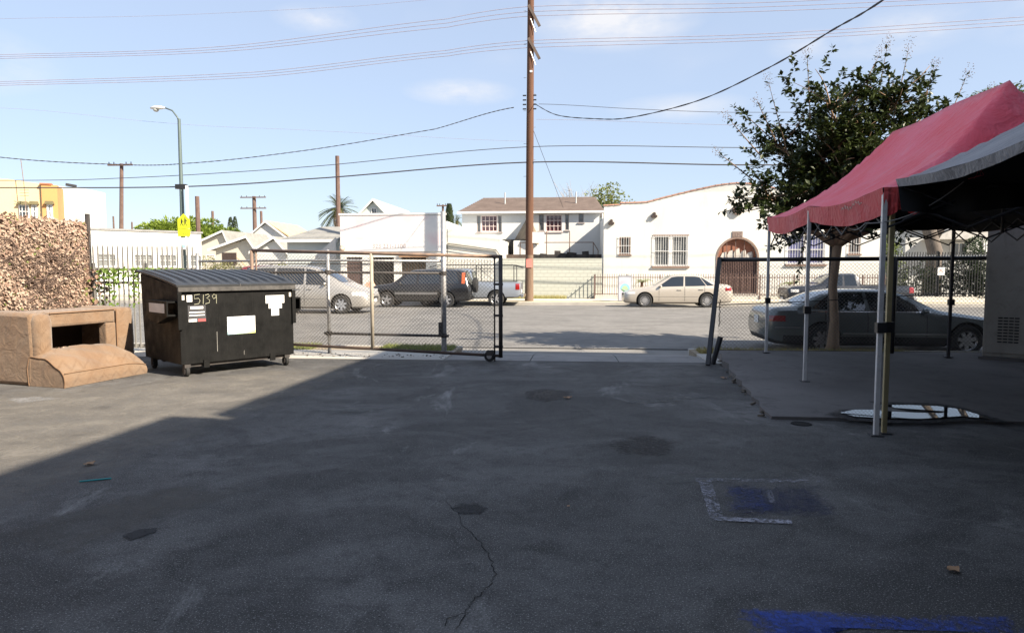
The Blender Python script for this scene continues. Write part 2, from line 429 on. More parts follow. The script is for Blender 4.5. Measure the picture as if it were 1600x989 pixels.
# puddle on the slab
tw = NT('puddle_water'); tw.col((.006, .007, .009)); tw.set(Roughness=.015); tw.b.inputs['IOR'].default_value = 1.33
tw.b.inputs['Specular IOR Level'].default_value = 1.0
def puddle(name, pts):
    o = sheet(name, pts, tw.m); return o
pp = []
ptop = [(1318, 646), (1345, 640), (1385, 641), (1420, 640), (1450, 643), (1470, 645)]
outline = [(1312, 646), (1335, 641), (1365, 641), (1392, 644), (1430, 646), (1470, 647), (1480, 644), (1440, 641), (1400, 638), (1375, 633), (1420, 633), (1465, 635), (1500, 640), (1525, 648), (1548, 656), (1500, 657), (1440, 656), (1380, 655), (1335, 652)]
def on_slab(px, py):
    p = G(px, py, .04)
    for _ in range(4): p = G(px, py, slab_z(p.y) + .004)
    return (p.x, p.y, slab_z(p.y) + .004)
pts = [on_slab(*q) for q in outline]
zm = max(p[2] for p in pts) + .004
tw_o = MB().add([(p[0], p[1], zm) for p in pts], [tuple(range(len(pts)))]).build('puddle', tw.m, fix=False)
if tw_o.data.polygons[0].normal.z < 0: tw_o.data.flip_normals()
tag(tw_o, kind='structure')
m_damp = paintmark('damp_concrete', (.035, .033, .033), .62, 14, .25)
cx_ = sum(p[0] for p in pts) / len(pts); cy_ = sum(p[1] for p in pts) / len(pts)
dn = len(pts); dv = [(cx_ + (p[0] - cx_) * k + rnd(-.02, .02), cy_ + (p[1] - cy_) * k * 1.25) for k in (1.35, 1.1, .6) for p in pts] + [(cx_, cy_)]
do = MB().add([(x, y, slab_z(max(y, 7.31)) + .0035) for x, y in dv], [(r * dn + i, r * dn + (i + 1) % dn, (r + 1) * dn + (i + 1) % dn, (r + 1) * dn + i) for r in range(2) for i in range(dn)] + [(2 * dn + i, 2 * dn + (i + 1) % dn, 3 * dn) for i in range(dn)]).build('damp_patch', m_damp)
if do.data.polygons[0].normal.z < 0: do.data.flip_normals()
at = do.data.attributes.new('fade', 'FLOAT', 'POINT'); at.data.foreach_set('value', [0.] * dn + [.9] * dn + [1.] * (dn + 1)); tag(do, kind='structure')
# faded paint, cracks, patches on the yard
m_bluep = paintmark('worn_blue_paint', (.03, .05, .17), .48, 26, .14)
m_bluep2 = paintmark('worn_blue_wash', (.022, .030, .075), .46, 17, .2)
m_whitep = paintmark('worn_white_paint', (.36, .36, .41), .46, 34, .08)
m_chalk = paintmark('chalky_streak', (.15, .15, .14), .46, 9, .25)
m_patch = paintmark('dark_patch', (.014, .014, .015), .66, 22, .12)
def gpoly(name, pix, m, z, fade=True):
    pts = [G(x, y, z) for x, y in pix]; out = []
    for a, b in zip(pts, pts[1:] + pts[:1]):
        for i in range(4): out.append(a.lerp(b, i / 4))
    c = sum(out, Vector()) / len(out); n = len(out); vs = []; fd = []
    for k, f in ((1.12 if fade else 1., 0. if fade else 1.), (.8, .75 if fade else 1.), (.5, 1.)):
        for p in out: vs.append(c.lerp(p, k)); fd.append(f)
    vs.append(c); fd.append(1.)
    fs = [(r * n + i, r * n + (i + 1) % n, (r + 1) * n + (i + 1) % n, (r + 1) * n + i) for r in range(2) for i in range(n)] + [(2 * n + i, 2 * n + (i + 1) % n, 3 * n) for i in range(n)]
    o = MB().add(vs, fs).build(name, m)
    if o.data.polygons[0].normal.z < 0: o.data.flip_normals()
    at = o.data.attributes.new('fade', 'FLOAT', 'POINT'); at.data.foreach_set('value', fd)
    return tag(o, kind='structure')
gpoly('blue_paint_wash', [(1110, 750), (1300, 753), (1330, 812), (1140, 812)], m_bluep2, .004)
gpoly('blue_paint_field', [(1115, 752), (1205, 753), (1222, 808), (1132, 806)], m_bluep, .006)
gpoly('white_paint_line', [(1085, 746), (1288, 749), (1290, 754), (1088, 752)], m_whitep, .009, False)
gpoly('white_paint_line', [(1092, 752.5), (1112, 752.5), (1130, 805), (1108, 805)], m_whitep, .009, False)
gpoly('white_paint_line', [(1108, 805.5), (1236, 812), (1238, 818), (1112, 812)], m_whitep, .009, False)
gpoly('white_paint_line', [(1196, 765), (1206, 765), (1212, 785), (1202, 785)], m_whitep, .009, False)
gpoly('blue_paint_stripe', [(1120, 945), (1620, 960), (1640, 990), (1200, 976), (1235, 1010), (1150, 1010)], paintmark('bright_blue_paint', (.03, .07, .34), .54, 26, .14), .006)
gpoly('blue_paint_smudge', [(1240, 975), (1640, 1000), (1640, 1040), (1240, 1020)], m_bluep2, .004)
gpoly('chalk_streak', [(960, 628), (1020, 620), (1085, 617), (1130, 620), (1060, 628), (990, 634)], m_chalk, .005)
gpoly('chalk_streak', [(980, 745), (1110, 735), (1280, 728), (1290, 744), (1100, 756), (990, 760)], m_chalk, .003)
gpoly('chalk_streak', [(470, 642), (560, 636), (640, 636), (560, 646)], m_chalk, .004)
gpoly('chalk_streak', [(0, 622), (60, 618), (110, 622), (20, 632)], paintmark('pale_streak', (.34, .34, .34), .48, 12, .2), .004)
gpoly('dark_patch', [(698, 792), (716, 784), (748, 784), (768, 794), (752, 805), (716, 805)], m_patch, .004)
gpoly('dark_patch', [(182, 838), (215, 825), (250, 822), (246, 832), (200, 846)], m_patch, .004)
gpoly('dark_patch', [(812, 612), (850, 605), (905, 610), (900, 622), (850, 630), (815, 624)], paintmark('brown_patch', (.045, .038, .032), .56, 20, .15), .004)
gpoly('dark_patch', [(925, 690), (1010, 676), (1080, 690), (1040, 716), (960, 712)], paintmark('brown_patch2', (.04, .035, .031), .52, 18, .2), .004)
m_dust_sun = paintmark('dust_and_sun_tint', (.225, .208, .18), .52, 2.2, .32)  # pale dust whose colour also paints the sunlit ground brighter
gpoly('dust_and_sun_tint', [(-420, 640), (40, 608), (230, 590), (480, 570), (600, 568), (540, 600), (380, 660), (230, 720), (40, 800), (-420, 900)], m_dust_sun, .0025)
gpoly('dust_and_sun_tint', [(-60, 850), (60, 810), (200, 770), (330, 750), (420, 760), (260, 820), (80, 880)], paintmark('dust_film_thin', (.12, .11, .095), .46, 3.5, .3), .002)
m_crack = plain('crack_dark', (.006, .006, .006), 1.)
def crack(pix, w):
    pts = [G(x, y, .003) for x, y in pix]; mb = MB(); fine = []
    for a, b in zip(pts, pts[1:]):
        for i in range(6): fine.append(a.lerp(b, i / 6) + Vector((rnd(-.012, .012), rnd(-.012, .012), 0)))
    for a, b in zip(fine, fine[1:]):
        t = (b - a).normalized(); u = Vector((-t.y, t.x, 0)) * w * rnd(.35, 1.)
        mb.quad(a - u, a + u, b + u * .8, b - u * .8)
    o = mb.build('pavement_crack', m_crack, fix=False); tag(o, kind='structure')
crack([(693, 780), (715, 800), (722, 822), (745, 838), (765, 870), (775, 895), (766, 915), (740, 937), (730, 955), (712, 985)], .0034)
crack([(730, 955), (705, 962), (690, 980)], .0028)
crack([(722, 822), (708, 834), (712, 850)], .002)
# pothole by the slab
mb = MB().lathe([(.11, 0), (.10, .006), (.07, .0055)], 14, c=(0, 0, 0))
o = mb.build('drain_hole', plain('hole_dark', (.004, .004, .004), 1.), loc=G(1252, 662, .002)); tag(o, 'small dark round drain hole in the asphalt near the slab edge', 'drain')

# ------------------------------------------------------------------ litter
def leaf_litter(px, py, size, label, rz):
    mb = MB()
    def f(u, v):
        x = (u - .5); y = (v - .5) * (1 - abs(u - .5) * 1.6)
        return (x * size, y * size * .8, .012 + .25 * size * (abs(x) ** 1.5 + .6 * y * y) + .1 * size * sin(6 * u + 4 * v) ** 2)
    mb.grid(f, 8, 6)
    o = mb.build('dry_leaf', mat('dead_leaf', (.30, .17, .09), .8, col2=(.42, .27, .16)), smooth=True, fix=False, loc=G(px, py, .0), rotz=rz)
    tag(o, label, 'leaf', 'dry leaves fallen on the asphalt')
leaf_litter(1489, 893, .085, 'curled brown leaf on dark asphalt toward the lower corner', .4)
leaf_litter(140, 727, .10, 'curled brown leaf lying just above the teal straw', 1.2)
leaf_litter(887, 623, .11, 'pale dry leaf on the asphalt beside the brown patch', .2)
leaf_litter(1131, 592, .11, 'dry leaf on the asphalt near the leaning gate post', 2.2)
leaf_litter(1160, 598, .09, 'dry leaf lying beside the top of the slab edge', 2.8)
leaf_litter(1177, 619, .10, 'dry leaf against the middle of the broken slab edge', 1.9)
leaf_litter(888, 793, .03, 'tiny reddish leaf scrap alone on the middle asphalt', .9)
a, b = G(124, 752, .008), G(174, 747, .008)
tag(MB().tube([a, b], .006, 8).build('drinking_straw', plain('teal_plastic', (.02, .35, .36), .4)), 'teal drinking straw lying on the asphalt', 'straw')
mb = MB()
for i in range(260):
    p = G(rnd(-20, 1620), 560 + 430 * rnd(0, 1) ** 1.5, 0); r = rnd(.002, .0055)
    if p.x < -8: continue
    mb.obox((p.x, p.y, r * .4), (r * 2, r * rnd(1, 2), r), Matrix.Rotation(rnd(0, 3), 3, 'Z'))
tag(mb.build('pebbles', mat('pebble', (.10, .10, .095), .9, scale=20, col2=(.30, .29, .27))), 'tiny pebbles and grit scattered over the asphalt', 'grit', kind='stuff')

# ------------------------------------------------------------------ building out of view that throws the big shade over the yard
def house_shell(mb, x0, x1, y0, y1, z0, z1): mb.box(x0, x1, y0, y1, z0, z1)
bt = thing('stucco_building', 'tall grey stucco building just outside the picture, shading the yard', 'building', (6.75, 4.5, 0), -radians(8))
mb = MB().box(.25, 11, -16, 4.1, -.2, 8.4); mb.build('wall', stucco('grey_stucco', (.13, .122, .115)), bt)
MB().box(-.35, .248, -16, -3.4, -.2, 8.5).build('wall_wing', MATS['grey_stucco'], bt)
MB().box(.15, 11.1, -3.3, 4.2, 8.402, 8.55).build('parapet', MATS['grey_stucco'], bt)
MB().box(1.75, 11, 4.11, 8.25, -.2, 5.5).build('unseen_front_wing', MATS['grey_stucco'], bt)  # unseen wing, sized and placed to shade the near sedan
MB().box(-16.5, -.352, -22, -8.6, -.2, 8.2).build('added_rear_wing', MATS['grey_stucco'], bt)  # unseen block added behind the camera to deepen the yard's shade
for i in range(3):
    y = -2.6 + 2.3 * i
    w = MB().box(.17, .247, y, y + 1.1, 4.9, 6.3).build('window', m_whitepaint, bt)
    MB().box(.155, .169, y + .08, y + 1.02, 4.98, 6.22).build('pane', m_glass, w)
# ------------------------------------------------------------------ ivy wall on the left boundary
IV_S = -9.62
ivy = thing('ivy_wall', 'boundary wall covered in dried brown ivy and vines behind the couch', 'wall', W(IV_S, 12.82), -TH)
# local: x away from the yard is negative, wall face at x=0 looking +x, y runs back towards the street
MB().box(-.22, 0, -13, 0, -.2, 2.5).build('wall', mat('tan_stucco', (.30, .22, .16), .95, scale=2, col2=(.40, .31, .23), bump=.4), ivy)
lv = {k: MB() for k in ('tan_leaves', 'brown_leaves', 'green_leaves')}
for i in range(27000):
    y = -rnd(0, 1) ** 1.25 * 7.2; z = rnd(.0, 2.56)
    k = 'tan_leaves'; r = random.random()
    if r < .22: k = 'brown_leaves'
    if r > .972 or (r > .90 and (z < .9 and y > -1.6)): k = 'green_leaves'
    dep = rnd(.01, .055) + .05 * max(0, sin(3.1 * y + 1.3 * z)) * max(0, sin(2.7 * z + y))
    d = Vector((rnd(-.2, .5), rnd(-.8, .8), rnd(-1, .25))); up = Vector((1, rnd(-.4, .4), rnd(-.3, .6)))
    L = rnd(.025, .08)
    lv[k].leaf(Vector((max(.005, dep), min(y, -.02), z)), d, up, L, L * rnd(.55, .95))
for i in range(500):                                                  # ragged top
    y = -rnd(0, 7); lv['tan_leaves'].leaf(Vector((rnd(-.2, .06), y, 2.5 + rnd(-.02, .07))), Vector((rnd(-.6, .6), rnd(-1, 1), rnd(-.2, .7))), Vector((0, 0, 1)), rnd(.05, .11), rnd(.04, .07))
for i in range(220):                                                  # the vine wraps the wall end
    z = rnd(.3, 1.65); k = 'green_leaves' if random.random() < .35 else 'brown_leaves'
    lv[k].leaf(Vector((rnd(.0, .32), rnd(-.1, .22), z)), Vector((rnd(-.3, 1), rnd(-.6, .6), rnd(-1, .2))), Vector((.5, -1, .3)), rnd(.06, .12), rnd(.05, .09))
cols = {'tan_leaves': leafmat('ivy_dead_tan', (.36, .255, .19), (.44, .335, .26), .2, .85, 3., 1.12), 'brown_leaves': leafmat('ivy_dead_brown', (.21, .13, .095), (.30, .195, .145), .15, .85, 3., 1.2),
        'green_leaves': leafmat('ivy_green', (.07, .11, .02), (.15, .19, .04), .3, .6, 3.)}
for k, m_ in lv.items(): tag(m_.build(k, cols[k], ivy, fix=False), kind='stuff')
mb = MB()
for i in range(380):
    y = -rnd(0, 6.5); z = rnd(0, 1.8); pts = []; a = rnd(-.5, 1.1)
    dirn = random.choice((-1, 1))
    for j in range(9):
        pts.append((rnd(.04, .10), min(-.01, y), min(z, 2.6))); y += dirn * rnd(.04, .22); z += rnd(-.02, .18); z = max(z, .02)
    mb.tube(pts, rnd(.004, .009), 4)
tag(mb.build('vines', mat('vine_stem', (.07, .045, .035), .9, col2=(.14, .10, .08)), ivy), kind='stuff')
MB().tube([(.05, .03, 0), (.05, .03, 2.72)], .045, 8).build('end_post', m_darkpipe, ivy)
mb = MB()
for i in range(700):
    p = Vector((rnd(.05, 1.2), rnd(-4.5, -.3), .012)); L = rnd(.05, .11)
    mb.leaf(p, Vector((rnd(-1, 1), rnd(-1, 1), rnd(.0, .35))), Vector((0, 0, 1)), L, L * .8)
tag(mb.build('fallen_leaves', cols['tan_leaves'], None, fix=False, loc=W(IV_S, 12.82), rotz=-TH), 'fallen dry ivy leaves along the foot of the wall', 'leaves', kind='stuff')

# ------------------------------------------------------------------ grey picket fence beside the ivy wall
FD = 12.85
fs0, fs1 = IV_S + .1, SD(313, 550, FD)[0]
pf = thing('picket_fence', 'grey steel picket fence between the ivy wall and the gate', 'fence', W(fs0, FD), -TH)
L = fs1 - fs0
for z in (1.36, 1.62, .12): MB().box(0, L, -.02, .02, z - .025, z + .025).build('rail', m_greyiron, pf)
pk = None; x = .06; i = 0
while x < L - .05:
    if pk is None:
        pk = MB().box(-.011, .011, -.042, -.0205, .06, 2.05).add([(-.011, -.042, 2.05), (.011, -.042, 2.05), (.011, -.0205, 2.05), (-.011, -.0205, 2.05), (0, -.031, 2.13)], [(0, 1, 4), (1, 2, 4), (2, 3, 4), (3, 0, 4)]).build('picket', m_greyiron, pf); q = pk
    else:
        q = pk.copy(); C.objects.link(q); q.parent = pf
    q.location = (x, 0, rnd(-.008, .008)); x += .103
for x in (.0, L * .5, L): MB().box(x - .035, x + .035, -.015, .055, -.1, 1.75).build('post', m_greyiron, pf)
vn = thing('ivy_vine', 'green ivy trailing along the rails of the grey picket fence', 'vine', W(fs0, FD), -TH)
mb = MB()
for i in range(420):
    x = rnd(.15, L * .95); z = 1.62 - abs(random.gauss(0, .13)) + .03
    if random.random() < .3: x = random.choice((.5, .95, 1.5, 1.62)) + random.gauss(0, .05); z = rnd(.9, 1.6)
    mb.leaf(Vector((x, rnd(-.12, -.04), z)), Vector((rnd(-1, 1), rnd(-.6, .3), rnd(-1, .3))), Vector((0, -1, .4)), rnd(.05, .09), rnd(.04, .075))
tag(mb.build('leaves', leafmat('ivy_fresh', (.07, .13, .02), (.16, .24, .05), .35, .5, 3.), vn, fix=False), kind='stuff')
mb = MB()
for x0 in (.3, .9, 1.4, 2.0): mb.tube([(x0, -.05, .9), (x0 + .03, -.06, 1.3), (x0 - .05, -.05, 1.6), (x0 + .4, -.05, 1.63)], .006, 4)
mb.build('stem', MATS['vine_stem'], vn)

# ------------------------------------------------------------------ chain-link
def chainlink(mb, w, h, pitch=.068, r=.0024, z0=0., lean=0.):
    hp = pitch / 2; n = int(w / hp)
    k = int(h / hp)
    for i in range(n + 1):
        x0 = i * hp
        for j in range(k):
            za = z0 + j * hp; zb = z0 + (j + 1) * hp
            e = (j + i) % 2
            xa = x0 + (0 if e == 0 else hp); xb = x0 + (hp if e == 0 else 0)
            ya = .004 if e == 0 else -.004
            if max(xa, xb) > w: continue
            # thin three-sided wire
            a = Vector((xa, ya, za)); b = Vector((xb, -ya, zb)); t = (b - a).normalized(); u = Vector((-t.z, 0, t.x)); v = Vector((0, 1, 0))
            vs = []
            for q in (a, b):
                for (cu, cv) in ((0, -1.2), (1, .6), (-1, .6)): vs.append(q + u * r * cu + v * r * cv)
            mb.add(vs, [(0, 1, 4, 3), (1, 2, 5, 4), (2, 0, 3, 5)])
    return mb
# fixed chain-link panel between the picket fence and the tall post
s_l = fs1; s_a = SD(515, 552, FD)[0]; s_b = SD(694, 555, FD)[0]
cf = thing('chain_link_fence', 'fixed chain-link fence panel with dark rails behind the rolling gate', 'fence', W(s_l, FD), -TH)
wA = s_a - s_l; wB = s_b - s_l
MB().tube([(0, 0, -.1), (0, 0, 1.95)], .034, 8).build('post', m_galv, cf, smooth=True)
MB().tube([(wA, 0, -.1), (wA, 0, 1.93)], .036, 8).build('post', m_galv, cf, smooth=True)
MB().lathe([(.045, 1.93), (.05, 1.96), (.03, 2.0), (.0, 2.01)], 10, c=(wA, 0, 0)).build('post_cap', m_galv, cf, smooth=True)
MB().tube([(wB, 0, -.1), (wB, 0, 2.72)], .05, 10).build('post', m_galv, cf, smooth=True)
MB().box(wB - .09, wB - .03, -.09, -.03, .35, .62).build('latch_bracket', m_darkpipe, cf)
for x, z in ((wA, .39), (wA, 1.57), (wB, .36), (wB, 1.55)):
    MB().tube([(x, 0, z - .04), (x, 0, z + .04)], .058, 10).build('clamp', m_darkpipe, cf)
MB().tube([(0, 0, 1.78), (wA, 0, 1.80), (wB, 0, 1.78)], .021, 8).build('top_rail', m_galv, cf, smooth=True)
MB().tube([(0, 0, 1.55), (wA, 0, 1.57), (wB, 0, 1.55)], .024, 8).build('rail', m_darkpipe, cf, smooth=True)
MB().tube([(wA - .08, -.045, .39), (wB + .1, -.045, .36)], .026, 8).build('rail', m_darkpipe, cf, smooth=True)
tag(chainlink(MB(), wA, 1.72, z0=.05).build('chain_link', m_wire, cf, fix=False), kind='stuff')
# rolling gate
ge = Vector((-.20, 12.02, 0)); gl = P(393, 391, 12.98); gdir = Vector((ge.x - gl.x, ge.y - gl.y, 0)); GW = gdir.length
gate = thing('rolling_gate', 'rusty rolling chain-link gate with a caster wheel, slid half open', 'gate', (gl.x, gl.y, 0), atan2(gdir.y, gdir.x))
def gz(x, z): return z - .135 * x / GW                              # the gate sags towards its wheel
zt, zb = 1.985, .235
MB().tube([(0, 0, gz(0, zt)), (GW, 0, gz(GW, zt))], .030, 8).build('top_rail', m_rustpipe, gate, smooth=True)
MB().tube([(0, 0, gz(0, zb)), (GW, 0, gz(GW, zb))], .027, 8).build('bottom_rail', mat('dark_rust', (.05, .035, .03), .8, col2=(.12, .08, .06)), gate, smooth=True)
MB().tube([(0, 0, gz(0, zb)), (0, 0, zt)], .032, 8).build('upright', m_rustpipe, gate, smooth=True)
MB().tube([(.09, 0, 1.3), (.09, 0, zt)], .016, 8).build('upright', m_rustpipe, gate, smooth=True)
MB().lathe([(.0, -.03), (.07, -.03), (.07, .03), (0, .03)], 12, 'y', (-.0, -.06, 1.56)).build('guide_roller', m_darkpipe, gate)
xm = GW * .50
MB().tube([(xm, 0, gz(xm, zb)), (xm, 0, gz(xm, zt))], .034, 8).build('upright', mat('weathered_post', (.30, .26, .20), .8, .1, col2=(.42, .38, .31), scale=6), gate, smooth=True)
MB().tube([(GW, 0, gz(GW, zb) - .03), (GW, 0, gz(GW, zt) + .03)], .036, 10).build('upright', m_darkpipe, gate, smooth=True)
MB().tube([(GW - .11, 0, gz(GW, zb) - .1), (GW - .11, 0, gz(GW, zt))], .014, 8).build('tension_bar', m_darkpipe, gate, smooth=True)
for z in (.4, .95, 1.5): MB().box(GW - .125, GW + .04, -.02, .02, gz(GW, z) - .02, gz(GW, z) + .02).build('band', m_darkpipe, gate)
w = MB().lathe([(.03, -.03), (.085, -.032), (.095, -.02), (.095, .02), (.085, .032), (.03, .03)], 18, 'y', (GW - .19, -.05, .096)).build('wheel', m_rubber, gate, smooth=True, auto=40)
MB().lathe([(.0, -.036), (.045, -.036), (.045, .036), (0, .036)], 12, 'y', (GW - .19, -.05, .096)).build('hub', m_galv, w)
MB().box(GW - .24, GW - .12, -.09, .0, .11, .2).build('wheel_bracket', m_darkpipe, gate)
mb = MB(); chainlink(mb, GW - .12, 1.69, z0=0)
mb.v = [(x + .04, y, gz(x, z + zb + .02)) for x, y, z in mb.v]
tag(mb.build('chain_link', m_wire, gate, fix=False), kind='stuff')
mb = MB()
for i in range(70):                                                 # weeds and debris by the gate foot
    pass
# right-hand chain-link fence with a leaning end post
a0 = SD(1124, 407, 12.75); a1 = SD(1545, 403, 12.75)
rf_ = thing('chain_link_fence', 'chain-link fence with black rails in front of the tree and parked sedan', 'fence', W(a0[0], 12.75), -TH)
wR = a1[0] - a0[0] + 1.2; zT = 1.80; zs = .12
MB().tube([(0, 0, zT), (wR, 0, zT + .03)], .036, 8).build('top_rail', m_black, rf_, smooth=True)
MB().tube([(.02, -.02, .98), (wR * .3, -.02, 1.06), (wR * .62, -.02, 1.18), (wR, -.02, 1.24)], .009, 6).build('tension_wire', m_black, rf_)
MB().tube([(0.0, 0, .15), (wR, 0, .16)], .006, 5).build('bottom_wire', m_wire, rf_)
xp = SD(1397, 450, 12.75)[0] - a0[0]
MB().tube([(xp, 0, -.1), (xp, 0, zT + .04)], .042, 10).build('post', m_black, rf_, smooth=True)
tag(chainlink(MB(), wR, zT - .17, z0=.15).build('chain_link', m_wire, rf_, fix=False), kind='stuff')
b = G(1106, 571, 0); ep = thing('gate_post', 'leaning black steel gate post at the end of the fence', 'post', b)
tp = W(a0[0] - .0, 12.72, zT + .03) - b
MB().obox(tp * .5, (.075, .075, tp.length), tp.to_track_quat('Z', 'Y').to_matrix()).build('post', m_black, ep, bevel=.006)
tag(ep.children[0]) if False else None
mb = MB()
for i in range(16):                                                  # hanging chain with a padlock
    z = -i * .03; mb.tube([(0.012 * sin(i * 2), 0, z), (.012 * cos(i), .01, z - .026)], .008, 5)
mb.build('hanging_chain', m_black, ep, loc=tp * .6 + Vector((.07, -.05, .0)))
sb = thing('stub_post', 'short black pipe stub tilted beside the leaning gate post', 'post', G(1112, 569, 0))
MB().tube([(0, 0, -.05), (.17, .1, .46)], .048, 10).build('pipe', m_black, sb, smooth=True, auto=40)

# ------------------------------------------------------------------ dumpster
PH = radians(50)
dmp = thing('dumpster', 'black wheeled dumpster with ribbed lids and chalk number 5139', 'dumpster', G(284, 590), radians(47))
DW, DD, ZF, ZB, ZL = 1.86, 1.58, 1.36, 1.56, .19
t = NT('dumpster_paint')
c = t.mix(t.rng(t.noise(2.2, 7, .65, .4), .35, .7), (.0045, .0048, .005), (.009, .009, .0088))
c = t.mix(t.rng(t.noise(5, 8, .8, .2, (9, 9, .55)), .54, .76, 0, .5), c, (.035, .033, .03))
c = t.mix(t.rng(t.noise(16, 6, .7), .66, .72, 0, .4), c, (.06, .055, .05))
t.col(c); t.set(Roughness=t.rng(t.noise(6, 5), .3, .7, .42, .66)); t.b.inputs['Specular IOR Level'].default_value = .18
t.bump(t.noise(9, 4, .6, .2, (3, 3, .6)), .12, .02)
m_dump = t.m
mb = MB(); mb.prism([(.0, ZL), (DD * .93, ZL), (DD, ZB), (0, ZF)], 0, DW, 'x')
mb.build('body', m_dump, dmp, bevel=.008)
t = NT('dumpster_lip'); t.col(t.mix(t.rng(t.noise(8, 6, .7), .35, .7), (.035, .034, .033), (.10, .095, .09))); t.set(Roughness=.6)
MB().box(-.03, DW + .03, -.05, -.0005, ZF - .07, ZF + .04).build('rim', t.m, dmp, bevel=.01)
def lidz(y, bulge, base=0.): return ZF + .045 + (ZB - ZF) * y / DD + base + bulge
m_lid = mat('lid_plastic', (.028, .03, .033), .42, var=.25, scale=4, bump=.05)
for (x0, x1) in ((-.05, DW / 2 - .008), (DW / 2 + .008, DW + .05)):
    nr = 6
    def lf(u, v, x0=x0, x1=x1):
        y = -.055 + (DD + .14) * v
        r = (u * nr) % 1.0
        rib = .034 * (1 if .25 < r < .72 else 0) * min(1, sin(pi * v) * 2.2)
        return (x0 + (x1 - x0) * u, y, lidz(y, .022 * sin(pi * min(1, max(0, v))) ** .8 + rib))
    mb = MB(); mb.grid(lf, 60, 18)
    k = len(mb.v); mb.v += [(x, y, z - .03) for x, y, z in mb.v]
    nu_, nv_ = 60, 18
    def idx(i, j): return i * (nv_ + 1) + j
    for i in range(nu_):
        mb.f += [(idx(i, 0), idx(i + 1, 0), idx(i + 1, 0) + k, idx(i, 0) + k), (idx(i, nv_), idx(i, nv_) + k, idx(i + 1, nv_) + k, idx(i + 1, nv_))]; mb.m += [0, 0]
    for j in range(nv_):
        mb.f += [(idx(0, j), idx(0, j) + k, idx(0, j + 1) + k, idx(0, j + 1)), (idx(nu_, j), idx(nu_, j + 1), idx(nu_, j + 1) + k, idx(nu_, j) + k)]; mb.m += [0, 0]
    mb.build('lid', m_lid, dmp, smooth=True, auto=35)
# fork pockets on both sides, with end flanges
for (sx, x) in ((-1, 0), (1, DW)):
    xa, xb = (x - .17, x - .001) if sx < 0 else (x + .001, x + .17)
    mb = MB(); mb.box(xa, xb, .04, .86, .93, .955); mb.box(xa, xb, .04, .86, 1.13, 1.155)
    mb.box(xa if sx < 0 else xb - .02, xa + .02 if sx < 0 else xb, .04, .86, .955, 1.13)
    mb.build('fork_pocket', m_dump, dmp)
    mb = MB().prism([(.86, .93), (.86, .87), (.5, .80), (.04, .93)], xa + .02, xb - .02, 'x'); mb.build('pocket_gusset', m_dump, dmp)
    xe = x - .035 if sx < 0 else x - .03
    MB().box(xe, xe + .065, -.035, -.001, .72, ZF - .08).build('corner_channel', m_dump, dmp, bevel=.006)
MB().box(-.171, -.1705, .12, .74, .975, 1.115).build('sticker', mat('side_sticker', (.62, .56, .50), .6), dmp)
def fplate(name, x0, x1, z0, z1, m, y=-.004, parent=dmp): return MB().box(x0, x1, y, -.0005, z0, z1).build(name, m, parent)
m_stk = mat('sticker_white', (.80, .80, .79), .55, var=.05)
m_stk2 = mat('sticker_dark', (.05, .05, .055), .5); m_red = plain('sticker_red', (.45, .08, .08), .5)
fplate('sticker', .11, .19, 1.14, 1.24, m_stk)
fplate('sticker', .04, .075, 1.17, 1.24, mat('reflector', (.75, .70, .60), .4)); fplate('sticker', DW - .07, DW - .03, 1.17, 1.24, MATS['reflector'])
s1 = fplate('sticker', .12, .39, .83, 1.085, m_stk2)
fplate('printed_line', .16, .35, 1.03, 1.065, m_stk, -.0065, s1); fplate('printed_line', .14, .37, .97, .985, m_stk, -.0065, s1)
fplate('printed_line', .14, .37, .925, .94, m_stk, -.0065, s1); fplate('printed_block', .13, .25, .835, .875, m_stk, -.0065, s1); fplate('printed_block', .27, .385, .835, .875, m_red, -.0065, s1)
s2 = fplate('sticker', .72, 1.18, .60, .88, m_stk)
t = NT('sticker_stripe'); gr = t.n.new('ShaderNodeSeparateXYZ'); t.l.new(t.tc.outputs['Object'], gr.inputs[0])
t.col(t.mix(t.rng(gr.outputs[0], .75, 1.15), (.35, .65, .72), (.72, .78, .25))); t.set(Roughness=.5)
fplate('printed_stripe', .722, 1.178, .602, .645, t.m, -.0065, s2); fplate('printed_mark', .80, .88, .725, .75, mat('print_grey', (.45, .42, .42), .6), -.0065, s2)
fplate('printed_mark', .93, .97, .725, .755, mat('print_pink', (.65, .45, .45), .6), -.0065, s2)
fplate('sticker', 1.37, 1.70, 1.07, 1.20, m_stk); fplate('sticker', 1.42, 1.655, .985, 1.062, m_stk); fplate('sticker', 1.465, 1.60, .865, .98, m_stk)
fplate('scratch', .55, .556, .35, .66, mat('bare_scratch', (.30, .29, .27), .6), -.003); fplate('scratch', .98, .984, .26, .33, MATS['bare_scratch'], -.003)
def text(body, size, m, parent, loc, rot, name, ext=.0015, align='LEFT', squash=1.):
    cu = bpy.data.curves.new(name, 'FONT'); cu.body = body; cu.size = size; cu.extrude = ext; cu.align_x = align
    tmp = bpy.data.objects.new('tmp', cu); C.objects.link(tmp)
    me = bpy.data.meshes.new_from_object(tmp.evaluated_get(bpy.context.evaluated_depsgraph_get()))
    bpy.data.objects.remove(tmp); me.name = name; me.materials.clear(); me.materials.append(m)
    o = bpy.data.objects.new(name, me); C.objects.link(o); o.parent = parent; o.location = loc; o.rotation_euler = rot; o.scale = (squash, 1, 1)
    return o
